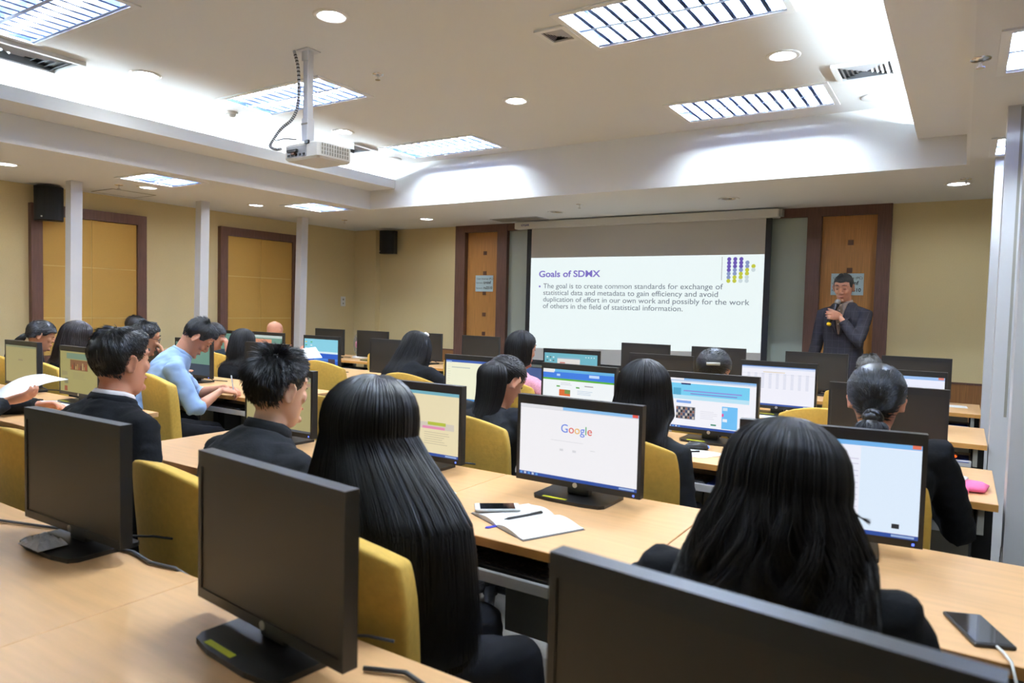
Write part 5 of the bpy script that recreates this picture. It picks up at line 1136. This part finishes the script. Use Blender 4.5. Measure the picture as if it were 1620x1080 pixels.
PP['P8'] = person('woman with glasses in a pale grey knit resting her cheek on a hand', (-5.74, 3.88), R(-18), .12, .30, 0, (R(-8), .22, 0), {'R': dict(h=(.075, .23, .94), hint=(.6, .3, -.9), curl=.6, d=(-.1, -.05, 1), pn=(-.7, -.7, 0), cuff=.72), 'L': dict(h=(-.1, .35, .79))}, 'grey', True, 'c',
       dict(k='up', col='black', n=1000, rad=.0018, th=.014, gather=(0, -.11, -.04), nape=-.06, bun=(0, -.11, -.04, .03)), at=(-5.66, 3.85, 1.2), voxel=.008, wr=.003, face=True)
person('woman with straight dark shoulder hair in a black jacket, second row left', (-5.12, 3.80), R(6), .08, .26, 0, (R(4), .28, 0), {'R': dict(h=(.36, .22, .90), hint=(.4, -.3, -1), curl=.6), 'L': dict(h=(-.12, .36, .79))}, 'black', True, 'a',
       dict(k='long', col='dark', L=.20, hang=(0, -.06, -1), flare=.22, th=.017, n=1600, rad=.0017, open=68, zl=.0), at=(-5.25, 3.84, 1.148), voxel=.009, wr=.003, hz=.53, torso=.43)
person('man with short dark hair sitting by the left wall', (-6.90, 3.85), R(-15), .08, .2, 0, (R(-10), .1, 0), desk_arms(.34), 'black', False, 'c',
       dict(k='short', col='black', len=.022, mess=.1, lift=.2, th=.008, n=900, rad=.0018, nape=-.05), at=(-6.97, 3.85, 1.226), voxel=.009, wr=.003)
person('bald person at the front left, head above the salmon screen', (-6.38, 5.22), R(4), .08, .2, 0, (R(0), .15, 0), desk_arms(.34), 'black', False, 'c', None, at=(-6.47, 5.15, 1.172), voxel=.009, wr=.003, hz=.535)
person('person with short grey hair in the front row behind the low bun', (-.50, 5.25), R(0), .06, .2, 0, (R(0), .12, 0), desk_arms(.34), 'char', False, 'b',
       dict(k='short', col='grey', len=.03, mess=.15, lift=.25, th=.012, n=1500, rad=.0018, nape=-.06), at=(-0.515, 5.25, 1.142), voxel=.009, wr=.003, hz=.53)
# person cut off at the left edge, holding papers
PP['P1'] = person('person cut off by the left edge in a dark jacket holding papers', (-4.36, 1.34), R(-4), .10, .25, 0, (0, .3, 0), {'R': dict(h=(.33, .25, .855), hint=(.4, -.9, -.5), curl=.45, d=(.45, .8, .25), pn=(-.55, .2, .9), sd=(-.7, .5, .5)), 'L': dict(h=(.14, .46, .80), hint=(-.9, -.4, -.5), curl=.55, d=(.7, .6, .1), pn=(.2, -.2, -1), sd=(.4, .9, .2))}, 'char', False, 'c',
       dict(k='short', col='black', len=.03, mess=.1, lift=.2, th=.012, n=900, rad=.0016, nape=-.05), voxel=.006, wr=.004, thigh=R(-10))
# the speaker
SP = person('standing speaker in a dark checked suit holding a microphone before the right door', (-.90, 6.84), R(166), .0, .06, 0, (R(6), .26, 0), {'L': dict(h=(-.035, .185, 1.375), hint=(-.7, .1, -1), curl=[1.05, 1.1, 1.1, 1.1], d=(.35, .9, .1), pn=(1, -.35, 0), sd=(0, 0, 1), cuff=.93, thumb=(.75, .35, .45)), 'R': dict(h=(.27, .06, .86), hint=(.3, -1, 0), d=(0, .2, -1), pn=(-1, 0, 0), sd=(0, 1, 0), curl=.3)}, 'plaid', False, 'c',
       dict(k='short', col='salt', len=.022, mess=.12, lift=.3, th=.009, n=2600, rad=.0016, nape=-.055, line=[.058, .064, .048, .015, .0, .022, -.02, -.045, -.055]), at=(-0.89, 6.75, 1.757), voxel=.0048, wr=.003, stand=True, face=True, torso=.53, bulk=1.02, collar=[('brownshirt', .006, 1.2, .028)])

from mathutils.bvhtree import BVHTree
def drape(P_, name, pts, m, off=.004, th=.004, y_from=1.0):
    """a small flat piece of cloth laid onto the front of the jacket; pts in the person's own x, z"""
    jk = [c_ for c_ in P_['T'].children if c_.name.startswith(('jacket', 'shirt'))][0]
    bv = BVHTree.FromPolygons([v.co for v in jk.data.vertices], [tuple(p.vertices) for p in jk.data.polygons])
    b = MB(); n = 10; V = []
    # pts: left edge list and right edge list of (x, z), lofted across
    La, Ra = pts
    for i in range(n+1):
        t = i/n
        def at_(E): 
            k = t*(len(E)-1); a = int(min(k, len(E)-2)); q = k-a; return (E[a][0]*(1-q)+E[a+1][0]*q, E[a][1]*(1-q)+E[a+1][1]*q)
        l, r_ = at_(La), at_(Ra)
        for j in range(5):
            q = j/4; x, z = l[0]*(1-q)+r_[0]*q, l[1]*(1-q)+r_[1]*q
            hit = bv.ray_cast(Vector((x, y_from, z)), Vector((0, -1, 0)), 2)[0]
            V.append((x, (hit.y if hit else .08)+off, z))
    b.add(V, [(i*5+j, i*5+j+1, i*5+j+6, i*5+j+5) for i in range(n) for j in range(4)], m, True)
    o = b.obj(name, P_['T']); md = o.modifiers.new('s', 'SOLIDIFY'); md.thickness = th; md.offset = 1; return o, bv
T = SP['T']; c7 = SP['c7']; z7 = c7.z
drape(SP, 'shirt_front', ([(-.055, z7-.005), (-.03, z7-.12), (-.008, z7-.27)], [(.055, z7-.005), (.03, z7-.12), (.008, z7-.27)]), cloth['brownshirt'], .002)
for s in (-1, 1):
    drape(SP, 'lapel', ([(s*.062, z7+.0), (s*.036, z7-.10), (s*.006, z7-.28)], [(s*.082, z7-.01), (s*.098, z7-.12), (s*.012, z7-.29)]), pm, .006, .004)
    drape(SP, 'shirt_collar', ([(s*.012, z7-.0), (s*.022, z7-.06)], [(s*.060, z7+.01), (s*.034, z7-.065)]), cloth['brownshirt'], .010, .003)
btn = mat('shirt_button', rgb(225, 222, 216), .4)
o_, bv_ = drape(SP, 'placket', ([(-.006, z7-.03), (-.006, z7-.25)], [(.006, z7-.03), (.006, z7-.25)]), cloth['brownshirt'], .006, .002)
for z_, m_ in ((z7-.06, btn), (z7-.12, btn), (z7-.18, btn), (z7-.33, blackp), (z7-.44, blackp)):
    hit = bv_.ray_cast(Vector((.0, 1, z_)), Vector((0, -1, 0)), 2)[0]; b = MB(); b.cyl((0, hit.y+.008, z_), .006, .003, m_, 10, 'Y'); b.obj('button', T)

# microphone in the speaker's left hand (same frame as the speaker)
Mw = Matrix.Translation(T.location) @ Matrix.Rotation(T.rotation_euler.z, 4, 'Z')
m0 = Mw @ Vector((-.005, .175, 1.505)); m1 = Mw @ Vector((.035, .25, 1.30)); ax = (m1-m0).normalized()
MT = thing('microphone', 'black handheld microphone with a yellow ring held by the speaker', 'microphone', m0)
b = MB(); b.ell((0, 0, 0), (.026, .026, .028), mat('mic_mesh', (.35, .35, .36), .35, metal=.8), 18); b.obj('head_grille', MT)
b = MB(); b.loft([ax*.018, ax*.03, ax*.05, ax*.14, ax*.195], [.022, .022, .017, .015, .014], [.022, .022, .017, .015, .014], None, 16, blackp); b.obj('handle', MT)
b = MB(); b.loft([ax*.195, ax*.20, ax*.215, ax*.222], [.014, .019, .019, .012], [.014, .019, .019, .012], None, 16, mat('mic_ring', rgb(236, 190, 20), .4)); b.obj('yellow_ring', MT)
# worn things
clipm = mat('clip_silver', rgb(215, 215, 210), .3, metal=.4)
def hp_(P_, *pts): return [P_['HM'] @ Vector(p) for p in pts]
P_ = PP['P17']; b = MB(); b.loft(hp_(P_, (-.005, -.128, .022), (.03, -.124, .024), (.062, -.104, .026)), .004, .008, None, 8, clipm); b.obj('hair_clip', P_['T'])
P_ = PP['P12']; b = MB()
for s in (-1, 1): b.ell(P_['HM'] @ Vector((.052+s*.020, -.012-.012*s, .118-.008*s)), (.022, .015, .011), paperm, 12, Matrix.Rotation(s*.5, 4, 'Y'))
b.ell(P_['HM'] @ Vector((.052, -.014, .120)), (.008, .010, .010), paperm, 10)
b.obj('hair_bow', P_['T'])
for k_ in ('P6', 'P8', 'P3'):
    P_ = PP[k_]; b = MB()
    for s in (-1, 1):
        b.tube([P_['HM'] @ Vector((s*.033+.022*math.cos(a), .094-.006*abs(math.cos(a)), .004+.016*math.sin(a))) for a in [2*PI*q/16 for q in range(17)]], .0016, blackp, 6)
        b.tube(hp_(P_, (s*.055, .088, .008), (s*.072, .06, .008), (s*.078, -.005, .006)), .0016, blackp, 6)
    b.tube(hp_(P_, (-.011, .096, .006), (.011, .096, .006)), .0016, blackp, 6); b.obj('glasses', P_['T'])
P_ = PP['P7']; MW = Matrix.Translation(P_['T'].location) @ Matrix.Rotation(P_['T'].rotation_euler.z, 4, 'Z')
jr = [j for j in P_['J'] if j[0] == 1][0]; h0 = MW @ (jr[3]+Vector((-.03, .09, -.02)))
pen((h0.x, h0.y, .755), (h0.x+.005, h0.y-.03, .90), paperm, 'white pencil held upright by the man in the blue shirt')
# papers held at the far left
b = MB(); V = []; n = 8
A0, A1, B0, B1 = Vector((-4.34, 1.62, .85)), Vector((-4.18, 1.62, .81)), Vector((-4.56, 1.98, .93)), Vector((-4.32, 2.0, .915))
for i in range(n+1):
    t_ = i/n
    for q in (0, 1): p = A0.lerp(B0, t_).lerp(A1.lerp(B1, t_), q); V.append(p+Vector((0, 0, .035*math.sin(PI*t_))))
b.add(V, [(2*i, 2*i+1, 2*i+3, 2*i+2) for i in range(n)], paperm, True)
o = b.obj('held_papers'); md = o.modifiers.new('s', 'SOLIDIFY'); md.thickness = .004; tag(o, 'white stapled papers held in the hand at the left edge', 'paper')
sheet([(-4.82, 3.95, .976), (-4.685, 3.9, .911), (-4.56, 4.12, .925), (-4.70, 4.17, 1.005)], 'large white papers held up left of the blue wallpaper monitor', 'held_papers', None, .003)

rr = random.Random(5); P_ = PP['P20']; iw = (Matrix.Translation(P_['T'].location) @ Matrix.Rotation(P_['T'].rotation_euler.z, 4, 'Z')).inverted(); L_ = []
for _ in range(50):
    j1, j2 = rr.gauss(0, .004), rr.gauss(0, .006)
    L_.append([iw @ (Vector(q)+Vector((j1*(1-.3*i/3), j2*(1-.5*i/3), j2*(1-.8*i/6)))) for i, q in enumerate(spl([(-.185, 1.31, 1.12), (-.165, 1.32, 1.075), (-.145, 1.33, 1.05), (-.118, 1.34, 1.035)], 3))])
strands(L_, .0008, 'stray_lock', P_['T'], hairs['dark'])
